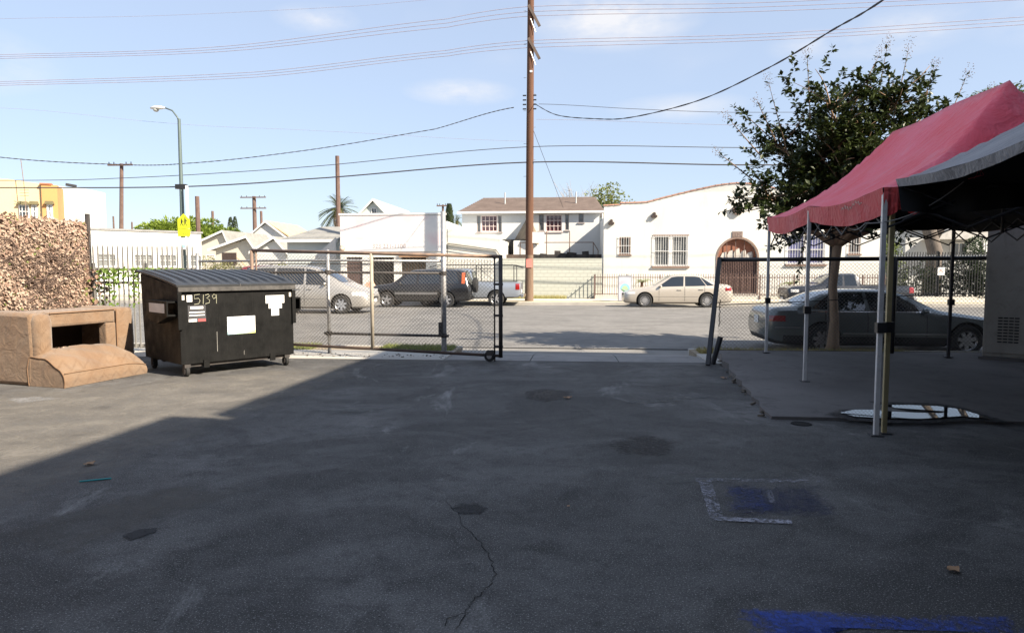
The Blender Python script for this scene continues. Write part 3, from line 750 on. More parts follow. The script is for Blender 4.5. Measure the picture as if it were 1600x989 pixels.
# the number is hand-drawn in chalk strokes
m_chk = mat('yellow_chalk', (.36, .36, .26), .9)
def strokes(mb, pts, x, z, s, r=.0048): mb.tube([(x + p[0] * s, -.004, z + p[1] * s) for p in pts], r, 5)
mb = MB(); zc, sc_ = 1.10, .15
strokes(mb, [(.62, 1), (.1, .95), (.08, .55), (.5, .6), (.65, .35), (.5, .05), (.05, -.02)], .21, zc, sc_)
strokes(mb, [(.1, .95), (.05, .0)], .345, zc, sc_)
strokes(mb, [(.0, .9), (.35, 1.), (.45, .8), (.15, .58), (.45, .4), (.4, .1), (.0, .0)], .385, zc, sc_)
strokes(mb, [(.5, .75), (.25, 1.), (.05, .75), (.2, .5), (.5, .7), (.5, .95), (.48, .0)], .485, zc, sc_)
mb.build('chalk_number', m_chk, dmp)
# undercarriage
MB().box(.1, DW - .1, .05, .13, ZL - .05, ZL - .001).build('skid', m_darkpipe, dmp); MB().box(.1, DW - .1, .95, 1.03, ZL - .05, ZL - .001).build('skid', m_darkpipe, dmp)
for x in (.33, 1.42): MB().box(x, x + .09, -.02, -.001, ZL - .07, ZL + .05).build('bracket', m_dump, dmp)
for (x, y) in ((.09, .03), (DW - .12, .05), (.09, DD - .25), (DW - .12, DD - .25)):
    fk = MB().box(x - .045, x + .045, y - .04, y + .04, ZL - .052, ZL - .001); fk.box(x - .04, x - .032, y - .02, y + .06, .06, ZL - .05); fk.box(x + .032, x + .04, y - .02, y + .06, .06, ZL - .05)
    cst = fk.build('caster', m_darkpipe, dmp)
    MB().lathe([(.02, -.026), (.075, -.027), (.085, -.018), (.085, .018), (.075, .027), (.02, .026)], 16, 'x', (x, y + .02, .085)).build('wheel', m_rubber, cst, smooth=True, auto=40)
    MB().lathe([(.0, -.0285), (.045, -.0285), (.045, .0285), (0, .0285)], 12, 'x', (x, y + .02, .085)).build('hub', m_galv, cst)

# ------------------------------------------------------------------ discarded couch
t = NT('couch_fabric')
sx_ = t.n.new('ShaderNodeSeparateXYZ'); t.l.new(t.tc.outputs['Object'], sx_.inputs[0])
uu = t.math('ADD', sx_.outputs[1], t.math('MULTIPLY', sx_.outputs[0], .8)); nz_ = t.math('MULTIPLY', t.noise(3.5, 3), .10)
zig = t.math('ABSOLUTE', t.math('SUBTRACT', t.math('FRACT', t.math('MULTIPLY', t.math('ADD', uu, nz_), 4.6)), .5))
bnd = t.math('ABSOLUTE', t.math('SUBTRACT', t.math('FRACT', t.math('ADD', t.math('MULTIPLY', sx_.outputs[2], 4.2), zig)), .5))
c = t.mix(t.rng(bnd, .0, .16, .55, 0), (.185, .125, .08), (.11, .065, .036)); c = t.mix(t.rng(t.noise(40, 3), .3, .7, 0, .3), c, (.25, .175, .115)); c = t.mix(t.rng(t.noise(1.6, 6, .65, .8), .48, .66, 0, .6), c, (.12, .075, .046)); c = t.mix(t.rng(t.noise(.9, 7, .7, 1.), .52, .62, 0, .4), c, (.25, .19, .14))
c = t.mix(t.rng(t.noise(2.2, 6, .6), .40, .68, 0, .6), c, (.19, .105, .05)); c = t.mix(t.rng(t.noise(5, 6, .7), .6, .8, 0, .35), c, (.17, .10, .06))
t.col(c); t.set(Roughness=.95); t.b.inputs['Sheen Weight'].default_value = .25; t.bump(t.math('ADD', t.math('MULTIPLY', t.noise(4.5, 4, .6, 1.2), 6.), t.noise(160, 3)), .4, .012)
m_couch = t.m
m_pipe = mat('couch_piping', (.20, .12, .07), .9)
ca = radians(18)
cou = thing('couch', 'tan patterned couch without cushions, its seat slab pulled out on the ground', 'couch', G(52, 604), -ca)
# local: y along the couch (away), x towards its back is negative
def rounded(poly, r=.06, seg=4):
    out = []
    n = len(poly)
    for i in range(n):
        p0, p1, p2 = Vector(poly[i - 1]), Vector(poly[i]), Vector(poly[(i + 1) % n])
        d0 = (p0 - p1); d2 = (p2 - p1); rr = min(r, d0.length * .45, d2.length * .45)
        a = p1 + d0.normalized() * rr; b = p1 + d2.normalized() * rr
        for k in range(seg + 1):
            u = k / seg; out.append(tuple((1 - u) ** 2 * a + 2 * u * (1 - u) * p1 + u * u * b))
    return out
CL, CH, CDp = 1.72, 1.02, .80
def arm(y0, y1, nm):
    o = MB().prism(rounded([(-CDp, 0), (0, 0), (.02, .5), (.0, CH), (-CDp, CH + .02)], .07), y0, y1, 'y').build(nm, m_couch, cou, smooth=True, auto=50, bevel=.055); return o
arm(.0, .27, 'arm'); arm(CL - .34, CL, 'arm')
MB().lathe([(.0, .01), (.10, .02), (.125, .1), (.125, CH - .12), (.10, CH - .03), (.0, CH)], 18, 'z', (.015, .14, 0)).build('arm_front', m_couch, cou, smooth=True, auto=60)
MB().box(-.16, .0, .271, CL - .341, .80, CH).build('back_rail', m_couch, cou, bevel=.04)
MB().box(-.16, .0, CL - .52, CL - .341, .25, .799).build('stile', m_couch, cou, bevel=.02)
MB().box(-CDp, -CDp + .08, .271, CL - .341, .42, CH).build('back_panel', mat('couch_lining', (.05, .035, .025), .95), cou)
MB().box(-CDp + .02, -.161, .271, CL - .341, CH - .05, CH - .003).build('back_top', m_couch, cou)
MB().tube([(.012, .28, CH - .015), (.012, CL - .34, CH - .015)], .009, 6).build('piping', m_pipe, cou); MB().tube([(.015, CL - .338, .3), (.015, CL - .338, CH - .02)], .009, 6).build('piping', m_pipe, cou)
for y in (.06, CL - .1):
    for x in (-.08, -CDp + .08): MB().tube([(x, y, -.0), (x, y, .02)], .03, 8).build('foot', m_black, cou)
MB().box(-.75, -.02, .30, CL - .36, .20, .24).build('seat_platform', MATS['couch_lining'], cou)
st = thing('loose_cushion', 'tan patterned couch seat slab slumped on the asphalt before the couch', 'cushion', G(66, 606) + Vector((.0, .05, 0)), -radians(16.5))
def seat(u, v):
    # v: profile from the front bottom edge over the rounded top to the back; u along the length
    prof = [(.36, .005), (.375, .10), (.36, .20), (.28, .30), (.16, .40), (.02, .47), (-.14, .50), (-.26, .47), (-.30, .30), (-.28, .005)]
    f = v * (len(prof) - 1); i = min(int(f), len(prof) - 2); q = f - i
    x = prof[i][0] * (1 - q) + prof[i + 1][0] * q; z = prof[i][1] * (1 - q) + prof[i + 1][1] * q
    e = min(u, 1 - u); k = 1 - .16 * max(0, 1 - e / .10) ** 2
    z *= (1 - .30 * max(0, (u - .72) / .28) ** 1.7) * k
    return (x + (.03 * sin(9 * u) if 2 < f < 7 else 0), u * 1.42, max(z + (.012 * sin(17 * u + 3 * f) if 2 < f < 8 else 0), .003))
mb = MB(); mb.grid(seat, 40, 27)
ends = [[i for i in range(28)], [40 * 28 + i for i in range(28)]]
mb.f.append(tuple(ends[0])); mb.f.append(tuple(reversed(ends[1]))); mb.m += [0, 0]
mb.build('slab', m_couch, st, smooth=True, auto=45)
MB().tube([(.367, .0 + .02 * i, .205 * (1 - .30 * max(0, (i * .02 / 1.42 - .72) / .28) ** 1.7)) for i in range(0, 71)], .006, 5).build('piping', m_pipe, st)
MB().tube([(seat(0, v / 26)[0], -.004, seat(0, v / 26)[2]) for v in range(0, 27)], .006, 5).build('piping', m_pipe, st)
tag(MB().box(0, .34, 0, .10, 0, .012).build('blue_scrap', plain('blue_plastic', (.05, .09, .32), .5), loc=Vector(G(52, 604)) + Vector((-.42, .55, .243)), rotz=.2), 'blue plastic scrap inside the open couch frame', 'scrap')
# ------------------------------------------------------------------ tents
def fabric(name, a, b, c2, rough=.75, fade=.6):
    t = NT(name)
    c = t.mix(t.rng(t.noise(.9, 6, .6, .5), .35, .65), a, b); c = t.mix(t.rng(t.noise(1.7, 7, .7, .6), .52, .74, 0, fade), c, c2)
    t.col(c); t.set(Roughness=rough); t.b.inputs['Sheen Weight'].default_value = .15
    t.bump(t.math('ADD', t.noise(2.1, 4, .55, 1.5), t.math('MULTIPLY', t.noise(7, 3, .5, 2.), .35)), .7, .06); return t.m
m_redf = fabric('faded_red_fabric', (.78, .07, .105), (.82, .13, .19), (.72, .30, .34), .7, .5)
m_redv = fabric('red_valance_fabric', (.50, .035, .04), (.60, .06, .06), (.42, .20, .21), .7, .5)
m_greyf = fabric('grey_tarp_fabric', (.13, .135, .15), (.18, .185, .205), (.12, .125, .15), .6, .5)
m_blackf = mat('black_lining', (.010, .010, .011), .9)
m_leg = mat('tent_leg_white', (.62, .62, .62), .45, .2, var=.12, scale=5, grime=.25)
m_legd = mat('tent_leg_dark', (.045, .045, .05), .6, .1)
m_legy = mat('tent_leg_yellowed', (.42, .36, .20), .55, .2)
def tent(name, label, origin, rz, LW, LL, ze, zp, ridge0, ridge1, mtop, mval, legs, valance=.24, sag=.16, near='full', trusses=True, tilt=0.):
    # local: x across (0..LW), y along (0..LL); ze = eave height, zp = peak
    t = thing(name, label, 'canopy tent', origin, rz)
    def h(x, y):
        e = min(x / (LW / 2), (LW - x) / (LW / 2), y / ridge0, (LL - y) / ridge1); e = max(0, min(1, e))
        return ze + (zp - ze) * (e - sag * sin(pi * e)) + tilt * y / LL + e * (1 - e) * .07 * sin(3.3 * x + 1.1 * y) * sin(2.3 * y + x)
    nx, ny = 32, 48
    xs = [LW * i / nx for i in range(nx + 1)]
    ys = [ridge0 * j / 12 for j in range(12)] + [ridge0 + (LL - ridge0 - ridge1) * j / 24 for j in range(24)] + [LL - ridge1 + ridge1 * j / 12 for j in range(13)]
    def mk(dz, inset):
        m = MB(); vs = []
        for x in xs:
            for y in ys:
                xx = inset + x * (LW - 2 * inset) / LW; yy = inset + y * (LL - 2 * inset) / LL
                # the eave bows down between the legs
                ed = max(0, 1 - min(x, LW - x) / .5); bow = .07 * ed * abs(sin(pi * y / (LL / 2)))
                vs.append((xx, yy, h(xx, yy) + dz - bow + .012 * sin(5 * x + 3 * y)))
        k = len(ys)
        m.add(vs, [(i * k + j, (i + 1) * k + j, (i + 1) * k + j + 1, i * k + j + 1) for i in range(nx) for j in range(k - 1)])
        return m
    top = mk(0, 0).build('canopy', mtop, t, smooth=True, fix=False)
    mk(-.07, .03).build('canopy_lining', m_blackf, t, smooth=True, fix=False)
    # valance skirts, gently rippled, with a dark inside face
    sides = [((0, 0), (LW, 0)), ((LW, 0), (LW, LL)), ((LW, LL), (0, LL)), ((0, LL), (0, 0))]
    for (p, q) in sides:
        if near == 'corner' and p == (0, 0): q = (.34, 0)
        hide = near == 'none' and (p == (LW, LL))
        p = Vector((p[0], p[1], 0)); q = Vector((q[0], q[1], 0)); ln = (q - p).length; d = (q - p).normalized(); nrm = Vector((d.y, -d.x, 0))
        along_y = abs(d.y) > .5
        def vf(u, v, p=p, q=q, d=d, nrm=nrm, along_y=along_y, off=0.0):
            c = p.lerp(q, u); bow = .07 * abs(sin(pi * c.y / (LL / 2))) if along_y else .0
            rip = .018 * sin(u * 23) * v + .01 * sin(u * 51 + 1) * v
            c = c + nrm * (.012 + rip + off - .03 * v); c.z = ze + tilt * c.y / LL - bow - valance * v * (1 + .12 * sin(u * 9)) + .004
            return c
        if hide:
            MB().grid(lambda u, v: vf(u, v * 4.2, off=-.012), 40, 5).build('valance_dark_sheet', m_blackf, t, smooth=True, fix=False); continue  # black flap added as the dark below the grey canopy edge
        MB().grid(lambda u, v: vf(u, v), 40, 5).build('valance', mval, t, smooth=True, fix=False)
        MB().grid(lambda u, v: vf(u, v, off=-.012), 40, 5).build('valance_dark_sheet', m_blackf, t, smooth=True, fix=False)
    for (x, y, zg, m) in legs:
        zl = ze + tilt * y / LL - .05
        lg = MB().obox((x, y, (zl + zg) / 2), (.045, .045, zl - zg)).build('leg', m, t, bevel=.004)
        MB().obox((x + .012, y + .035, (zg + .07 + 1.25) / 2), (.034, .02, 1.25 - zg - .07)).build('inner_leg', m, lg)
        MB().box(x - .06, x + .06, y - .06, y + .06, zg, zg + .012).build('foot_plate', m_legd, lg)
        MB().box(x - .035, x + .05, y - .04, y + .045, 1.02, 1.12).build('slider', m_black, lg)
    # scissor trusses under the roof
    mb = MB()
    def truss(a, b, n):
        a = Vector(a); b = Vector(b)
        for i in range(n):
            u = a.lerp(b, i / n); v = a.lerp(b, (i + 1) / n)
            mb.tube([u + Vector((0, 0, -.32)), v + Vector((0, 0, -.02))], .011, 5); mb.tube([u + Vector((0, 0, -.02)), v + Vector((0, 0, -.32))], .011, 5)
    zt_ = ze - .06
    nseg = 2 if LL < 4 else 4
    if trusses: truss((.05, .05, zt_), (.05, LL - .05, zt_), nseg * 2)
    truss((LW - .05, .05, zt_), (LW - .05, LL - .05, zt_), nseg * 2)
    if trusses: truss((.05, .05, zt_), (LW - .05, .05, zt_), 4)
    truss((.05, LL - .05, zt_), (LW - .05, LL - .05, zt_), 4)
    if LL > 4: truss((.05, LL / 2, zt_), (LW - .05, LL / 2, zt_), 4)
    mb.tube([(LW / 2, ridge0, zp - .08), (LW / 2, LL - ridge1, zp - .08)], .016, 6)
    for y in (ridge0, LL - ridge1):
        mb.tube([(LW / 2, y, zp - .06), (LW / 2, y, ze - .4)], .016, 6)
        for x in (.05, LW - .05): mb.tube([(x, max(.05, min(LL - .05, y)), ze - .06), ((x + LW / 2) / 2, y, (ze + zp) / 2 - .34), (LW / 2, y, zp - .16)], .011, 5)
    mb.build('frame', m_legd, t)
    return t
RT = radians(10)
p0 = G(1366, 681)
red = tent('canopy_tent', 'faded red pop-up canopy tent with sagging roof on pole legs', (p0.x, p0.y, 0), -RT, 3.0, 5.75, 2.42, 3.60, .95, 1.5, m_redf, m_redv,
           [(0.02, 0.02, 0, m_leg), (0.02, 2.88, .07, m_leg), (0.02, 5.7, .13, m_leg), (2.98, 5.6, .13, m_legd), (2.98, 2.88, .07, m_legd), (2.98, .02, 0., m_legd)], near='corner', tilt=.14)
p1 = p0 + Vector((.06, -.08, 0))
R2 = Matrix.Rotation(-RT * 1.15, 3, 'Z'); o2 = p1 - R2 @ Vector((0, 6.0, 0))
gl_ = R2.inverted() @ (G(1381, 677) - o2)
grey = tent('canopy_tent', 'grey tarp canopy tent with black lining standing nearest the camera', (o2.x, o2.y, 0), -RT * 1.15, 3.05, 5.94, 2.48, 3.46, 1.5, 1.5, m_greyf, m_greyf,
            [(gl_.x, gl_.y, 0, m_legy), (3.0, 5.9, 0, m_legd), (3.0, 2.95, 0, m_legd), (3.0, .05, 0, m_legd), (.05, 2.95, 0, m_leg), (.05, .05, 0, m_leg)], valance=.07, sag=.10, near='none', trusses=False)  # unseen near half lengthened to darken the ground underneath
# script mark on the red valance, a scribble nobody can read
mb = MB(); pts = []
for i in range(46):
    u = i / 45; pts.append((-.024, 1.25 - u * .7, 2.31 + .022 * sin(u * 47) * (1 - .4 * u) + .02 * sin(u * 11) + .03 * u))
mb.tube(pts, .0035, 4); mb.build('script_mark', mat('print_cream', (.55, .45, .38), .8), red)
# cord, hooks and ribbon under the tent edge
def cord(name, pts, r, m, label, cat, sagz=0., n=14):
    mb = MB(); out = []
    for a, b in zip(pts, pts[1:]):
        a = Vector(a); b = Vector(b)
        for i in range(n): u = i / n; q = a.lerp(b, u); q.z -= sagz * 4 * u * (1 - u); out.append(q)
    out.append(Vector(pts[-1])); mb.tube(out, r, 5)
    o = mb.build(name, m); tag(o, label, cat); return o
cord('hanging_cord', [P(1506, 284, 6.2), P(1352, 349, 6.75), P(1318, 342, 9.0)], .006, mat('cord_grey', (.20, .20, .20), .7), 'thin grey cord slung beneath the edges of both canopies', 'cord', .10)
rb = MB(); q = P(1530, 262, 5.6)
for i in range(3): rb.tube([q, q + Vector((rnd(-.05, .05), 0, -.06)), q + Vector((rnd(-.10, .10), rnd(-.03, .03), -.09))], .0028, 4)
tag(rb.build('ribbon_tie', plain('red_ribbon', (.5, .08, .1), .7)), 'red ribbon tie knotted at the grey canopy edge', 'ribbon')
bb = P(1433, 296, 6.5)
tag(MB().lathe([(0, -.028), (.018, -.02), (.028, 0), (.018, .02), (0, .028)], 12, 'z', bb).build('ball_tie', plain('ball_white', (.7, .7, .7), .4), smooth=True), 'small white ball tie at the corner of the grey canopy', 'ball')
sl_ = []
for i in range(26):
    u = i / 25; q = P(1232, 370, 12.2).lerp(P(1490, 342, 11.8), u); q.z -= .22 * u * (1 - u); sl_.append(q)
lt = thing('string_lights', 'string of dark bulbs hanging behind the red tent', 'string lights', sl_[0])
MB().tube([q - sl_[0] for q in sl_], .005, 4).build('cord', m_black, lt)
for i in (3, 7, 11, 15, 19): MB().lathe([(.0, -.09), (.03, -.07), (.035, -.04), (.018, 0), (0, .0)], 10, 'z', sl_[i] - sl_[0]).build('bulb', m_black, lt, smooth=True)

# ------------------------------------------------------------------ grey metal cabinet at the right edge
cb = G(1534, 561, slab_z(11.6)); cabn = thing('metal_cabinet', 'tall grey metal utility cabinet with louvre vent and door latch', 'cabinet', (cb.x, cb.y, cb.z), radians(-38))
m_cab = mat('cabinet_grey', (.30, .285, .255), .6, .15, var=.12, scale=2.2, grime=.35)
MB().box(0.0, .78, .0, 1.3, .05, 2.7).build('body', m_cab, cabn, bevel=.012)
MB().box(-.05, 1.4, -.05, 1.4, -.02, .049).build('plinth', m_slabc, cabn)
dr = MB().box(.03, .745, -.022, -.001, .12, 2.62).build('door', m_cab, cabn, bevel=.006)
for j in range(9):
    for i in range(4): MB().box(.20 + .075 * i, .262 + .075 * i, -.0285, -.0225, .30 + .05 * j, .322 + .05 * j).build('louvre', m_black, dr)
for i in range(5): MB().box(.23 + .07 * i, .28 + .07 * i, -.0285, -.0225, 2.36, 2.47).build('louvre', m_black, dr)
MB().obox((.60, -.035, 1.42), (.15, .025, .03), Matrix.Rotation(-.25, 3, 'Y')).build('latch_handle', mat('brass_dull', (.25, .2, .1), .5, .6), dr); MB().box(.62, .68, -.03, -.0225, 1.37, 1.47).build('latch_plate', MATS['brass_dull'], dr)
MB().box(.781, 1.75, .35, 1.3, .0, 2.9).build('side_panel', mat('panel_dark_grey', (.18, .18, .175), .7), cabn)

# ------------------------------------------------------------------ trees
def branch_path(a, b, n, wob):
    a = Vector(a); b = Vector(b); L = (b - a).length; out = []
    o = Vector((rnd(-1, 1), rnd(-1, 1), rnd(-.4, .4))) * wob * L
    for i in range(n + 1):
        u = i / n; out.append(a.lerp(b, u) + o * sin(pi * u) + Vector((rnd(-1, 1), rnd(-1, 1), rnd(-1, 1))) * .02 * L * (0 if i in (0, n) else 1))
    return out
m_bark = mat('crape_bark', (.19, .12, .07), .85, scale=5, col2=(.31, .215, .14), bump=.4, stretch=(3, 3, .6))
m_bark2 = mat('grey_bark', (.085, .07, .06), .9, scale=5, col2=(.15, .125, .105), bump=.5, stretch=(3, 3, .6))
trb = P(1301, 548, 13.75); trb.z = 0
tree = thing('street_tree', 'dark leafed young street tree with tan trunk behind the fence', 'tree', trb)
mb = MB()
fork = Vector((.02, 0, 2.1))
mb.tube([(0, 0, -.1), (.0, 0, .12), (.015, 0, .6), (-.03, .02, 1.3), fork], [.18, .118, .088, .08, .092], 10)
tips = []
R_ = random.Random(11)
ends = [(-1.75, -.3, 3.35), (-1.3, .5, 4.6), (-.75, -.7, 5.1), (.0, .3, 5.4), (.55, -.5, 5.25), (1.3, .2, 5.0), (1.9, .4, 4.2), (-.6, .9, 4.2), (.8, -1.0, 4.1), (1.6, -.7, 3.4), (.2, -.2, 4.4)]
ends = [(x * 1.08 + .28, y, z - .08) for x, y, z in ends] + [(2.5, .0, 3.9), (2.4, -.5, 4.6)]
for e in ends:
    path = branch_path(fork, Vector(e) * .92, 7, .12)
    mb.tube(path, [.075 * (1 - .78 * i / 7) for i in range(8)], 6)
    for i in range(3, 8):
        for k in range(5):
            d = Vector((R_.uniform(-1, 1), R_.uniform(-1, 1), R_.uniform(-.25, .9))).normalized() * R_.uniform(.45, .95)
            q = path[i] + d
            sub = branch_path(path[i], q, 4, .1); mb.tube(sub, [.018, .014, .011, .008, .005], 4)
            tips.append(sub)
mb.build('trunk', m_bark, tree, smooth=True)
lf = MB(); seeds = MB()
for sub in tips:
    for k in range(R_.randint(3, 6)):
        d = Vector((R_.uniform(-1, 1), R_.uniform(-1, 1), R_.uniform(-.5, 1.1))).normalized(); L = R_.uniform(.22, .6)
        st_ = sub[R_.randint(1, 4)]; tw_ = [st_, st_ + d * L * .5 + Vector((0, 0, .02)), st_ + d * L + Vector((0, 0, -.03))]
        for j in range(R_.randint(24, 34)):
            u = R_.uniform(.1, 1.05); p = st_.lerp(tw_[2], u)
            ld = (d * .5 + Vector((R_.uniform(-1, 1), R_.uniform(-1, 1), R_.uniform(-.9, .6)))).normalized()
            s_ = R_.uniform(.08, .14); lf.leaf(p + ld * .015, ld, Vector((R_.uniform(-.6, .6), R_.uniform(-.6, .6), 1)), s_, s_ * .58)
# shoots that stand out of the crown's outline
shoots = [(-1.35, .1, 4.65, -.25, .75), (-.85, 0, 5.2, -.05, .65), (.45, 0, 5.35, .12, .75), (.85, .1, 5.2, .1, .8), (.05, -.2, 5.25, .3, .6), (1.75, 0, 4.75, .25, .75), (2.05, .1, 4.4, .5, .8), (2.2, 0, 4.2, .75, .55), (-1.95, 0, 4.25, -.4, .45), (-2.15, -.1, 3.7, -.4, .3), (-2.1, 0, 2.9, -.35, -.05), (-1.0, -.3, 2.0, -.05, -.55), (-1.6, 0, 4.6, -.2, .4), (1.3, 0, 5.2, .15, .5)]
bs = MB()
for (x, y, z, dx, dz) in shoots:
    a = Vector((x * 1.08 + .28, y, z - .08)); d = Vector((dx, rnd(-.1, .1), dz)); bs.tube([a - d * .9, a, a + d * .6, a + d], [.014, .011, .007, .003], 4)
    for j in range(34):
        u = rnd(-.6, 1.); p = a + d * u; ld = (d.normalized() * .35 + Vector((rnd(-1, 1), rnd(-1, 1), rnd(-.9, .3)))).normalized()
        s_ = rnd(.08, .13); lf.leaf(p, ld, Vector((rnd(-.5, .5), rnd(-.5, .5), 1)), s_, s_ * .5)
    if dz > .2:
        for j in range(44): seeds.obox(a + d * rnd(.85, 1.25) + Vector((rnd(-.09, .09), rnd(-.09, .09), rnd(-.05, .08))), (.010, .010, .012), Matrix.Rotation(rnd(0, 3), 3, 'X'))
tag(bs.build('shoots', m_bark, tree), kind='stuff')
tag(lf.build('crown', leafmat('crape_leaf', (.017, .028, .008), (.040, .056, .014), .2, .42, 1.4), tree, fix=False), kind='stuff')
tag(seeds.build('seed_heads', mat('seed_brown', (.22, .17, .14), .9), tree), kind='stuff')
sk = thing('tree_stake', 'thin dark steel stake standing beside the street tree', 'stake', P(1293, 550, 13.8) * 1.0); sk.location.z = 0
MB().tube([(0, 0, -.1), (.0, 0, 2.35)], .028, 6).build('stake', m_darkpipe, sk)
# grass on the parkway
def grass(name, label, cells, n, h, colA, colB):
    mb = MB()
    for i in range(n):
        (s0, s1, d0, d1) = random.choice(cells); p = W(rnd(s0, s1), rnd(d0, d1), -.01); a = rnd(0, 2 * pi); hh = h * rnd(.4, 1.2)
        d = Vector((cos(a), sin(a), 0)); t_ = p + Vector((rnd(-.6, .6) * hh, rnd(-.6, .6) * hh, hh)); w_ = .007
        mb.add([p - d * w_, p + d * w_, t_], [(0, 1, 2)])
    o = mb.build(name, leafmat(name + '_blades', colA, colB, .3, .7, 2.), fix=False); tag(o, label, 'grass', kind='stuff')
grass('grass', 'patchy yellow-green grass on the parkway around the street tree', [(2.5, 6.5, 13.36, 14.14), (2.5, 8.5, 13.36, 13.75)], 6500, .09, (.16, .15, .05), (.26, .22, .09))
grass('grass', 'green grass patch on the parkway behind the rolling gate', [(-3.9, -2.4, 13.4, 14.14), (-6.6, -5.3, 13.4, 14.14)], 6500, .09, (.10, .14, .03), (.22, .24, .07))
grass('weeds', 'dry weeds along the foot of the pale block wall', [(-4.4, -.3, 36.7, 37.6)], 5000, .22, (.22, .22, .08), (.36, .32, .14))
mb = MB()
for i in range(110):
    p = W(rnd(-5.4, -2.2), rnd(12.3, 12.75), rnd(0, .02)); s_ = rnd(.006, .022); mb.obox(p, (s_, s_ * 1.5, s_ * .6), Matrix.Rotation(rnd(0, 3), 3, 'Z'))
tag(mb.build('debris', mat('debris_dark', (.05, .045, .04), .95, scale=9, col2=(.16, .14, .12))), 'small dark debris swept along the foot of the rolling gate', 'debris', kind='stuff')
# ------------------------------------------------------------------ vehicles
def carpaint(name, col, metal=.55, rough=.38, dust=.15):
    t = NT(name)
    c = t.mix(t.rng(t.noise(1.6, 7, .65), .4, .75, 0, dust), col, (.30, .28, .25)); t.col(c)
    t.set(Metallic=metal, Roughness=rough); t.b.inputs['Coat Weight'].default_value = .8; t.b.inputs['Coat Roughness'].default_value = .07
    return t.m
m_trimk = mat('car_trim_black', (.02, .02, .021), .6); m_well = plain('wheel_well', (.006, .006, .006), .9)
m_alloy = plain('alloy', (.62, .62, .63), .32, .8); m_alloyd = plain('alloy_shadow', (.05, .05, .052), .6, .3)
m_redl = glassmat('tail_light_red', (.26, .012, .01), .12); m_ambl = glassmat('amber_light', (.50, .10, .02), .15); m_clear = glassmat('clear_lamp', (.62, .62, .60), .1)
m_plate = mat('licence_plate', (.7, .7, .68), .5)
m_seat = plain('car_interior', (.03, .03, .032), .9)
def catmull(p, t):
    n = len(p) - 1
    i = min(int(t), n - 1); u = t - i
    a, b, c, d = p[max(i - 1, 0)], p[i], p[i + 1], p[min(i + 2, n)]
    return b + (c - b) * u if False else .5 * (2 * b + (c - a) * u + (2 * a - 5 * b + 4 * c - d) * u * u + (3 * b - a - 3 * c + d) * u ** 3)
class Car:
    def __init__(s, st, L):
        s.st = st; s.L = L; s.xs = [q[0] for q in st]
    def at(s, x):
        xs = s.xs; x = max(xs[0], min(xs[-1], x))
        i = 0
        while i < len(xs) - 2 and x > xs[i + 1]: i += 1
        u = (x - xs[i]) / (xs[i + 1] - xs[i]); u2 = u * u * (3 - 2 * u)
        A, B = s.st[i], s.st[i + 1]; out = []
        for k in range(1, 6):
            # monotone-ish hermite on uneven stations
            def slope(j):
                if j <= 0 or j >= len(xs) - 1: return 0. if j <= 0 else (s.st[-1][k] - s.st[-2][k]) / (xs[-1] - xs[-2])
                d0 = (s.st[j][k] - s.st[j - 1][k]) / (xs[j] - xs[j - 1]); d1 = (s.st[j + 1][k] - s.st[j][k]) / (xs[j + 1] - xs[j])
                return 0. if d0 * d1 <= 0 else 2 * d0 * d1 / (d0 + d1)
            h = xs[i + 1] - xs[i]; m0, m1 = slope(i), slope(i + 1)
            if i == 0: m0 = (B[k] - A[k]) / h * 1.5
            out.append((2 * u ** 3 - 3 * u * u + 1) * A[k] + (u ** 3 - 2 * u * u + u) * h * m0 + (-2 * u ** 3 + 3 * u * u) * B[k] + (u ** 3 - u * u) * h * m1)
        return out                                                    # zb, zs, zt, w, wt
    def half(s, x):
        zb, zs, zt, w, wt = s.at(x); h = zt - zs
        return [(0, zb), (w * .80, zb), (w * .955, zb + .07), (w * .995, zb + .22 * (zs - zb) + .05), (w, zb + .58 * (zs - zb)), (w * .985, zb + .86 * (zs - zb)), (w * .95, zs),
                (wt + (w * .95 - wt) * .48, zs + h * .5), (wt + (w * .95 - wt) * .08, zs + h * .88), (wt * .9, zs + h * .955), (wt * .55, zt - .012 * h), (0, zt)]
    def ys(s, x, z):
        P_ = s.half(x)[1:10]
        if z <= P_[0][1]: return P_[0][0]
        for a, b in zip(P_, P_[1:]):
            if a[1] <= z <= b[1]: return a[0] + (b[0] - a[0]) * (z - a[1]) / max(1e-6, b[1] - a[1])
        return P_[-1][0]
    def zs_top(s, x, y):
        P_ = list(reversed(s.half(x)[6:])); y = abs(y)
        for a, b in zip(P_, P_[1:]):
            if a[0] <= y <= b[0]: return a[1] + (b[1] - a[1]) * (y - a[0]) / max(1e-6, b[0] - a[0])
        return P_[-1][1]
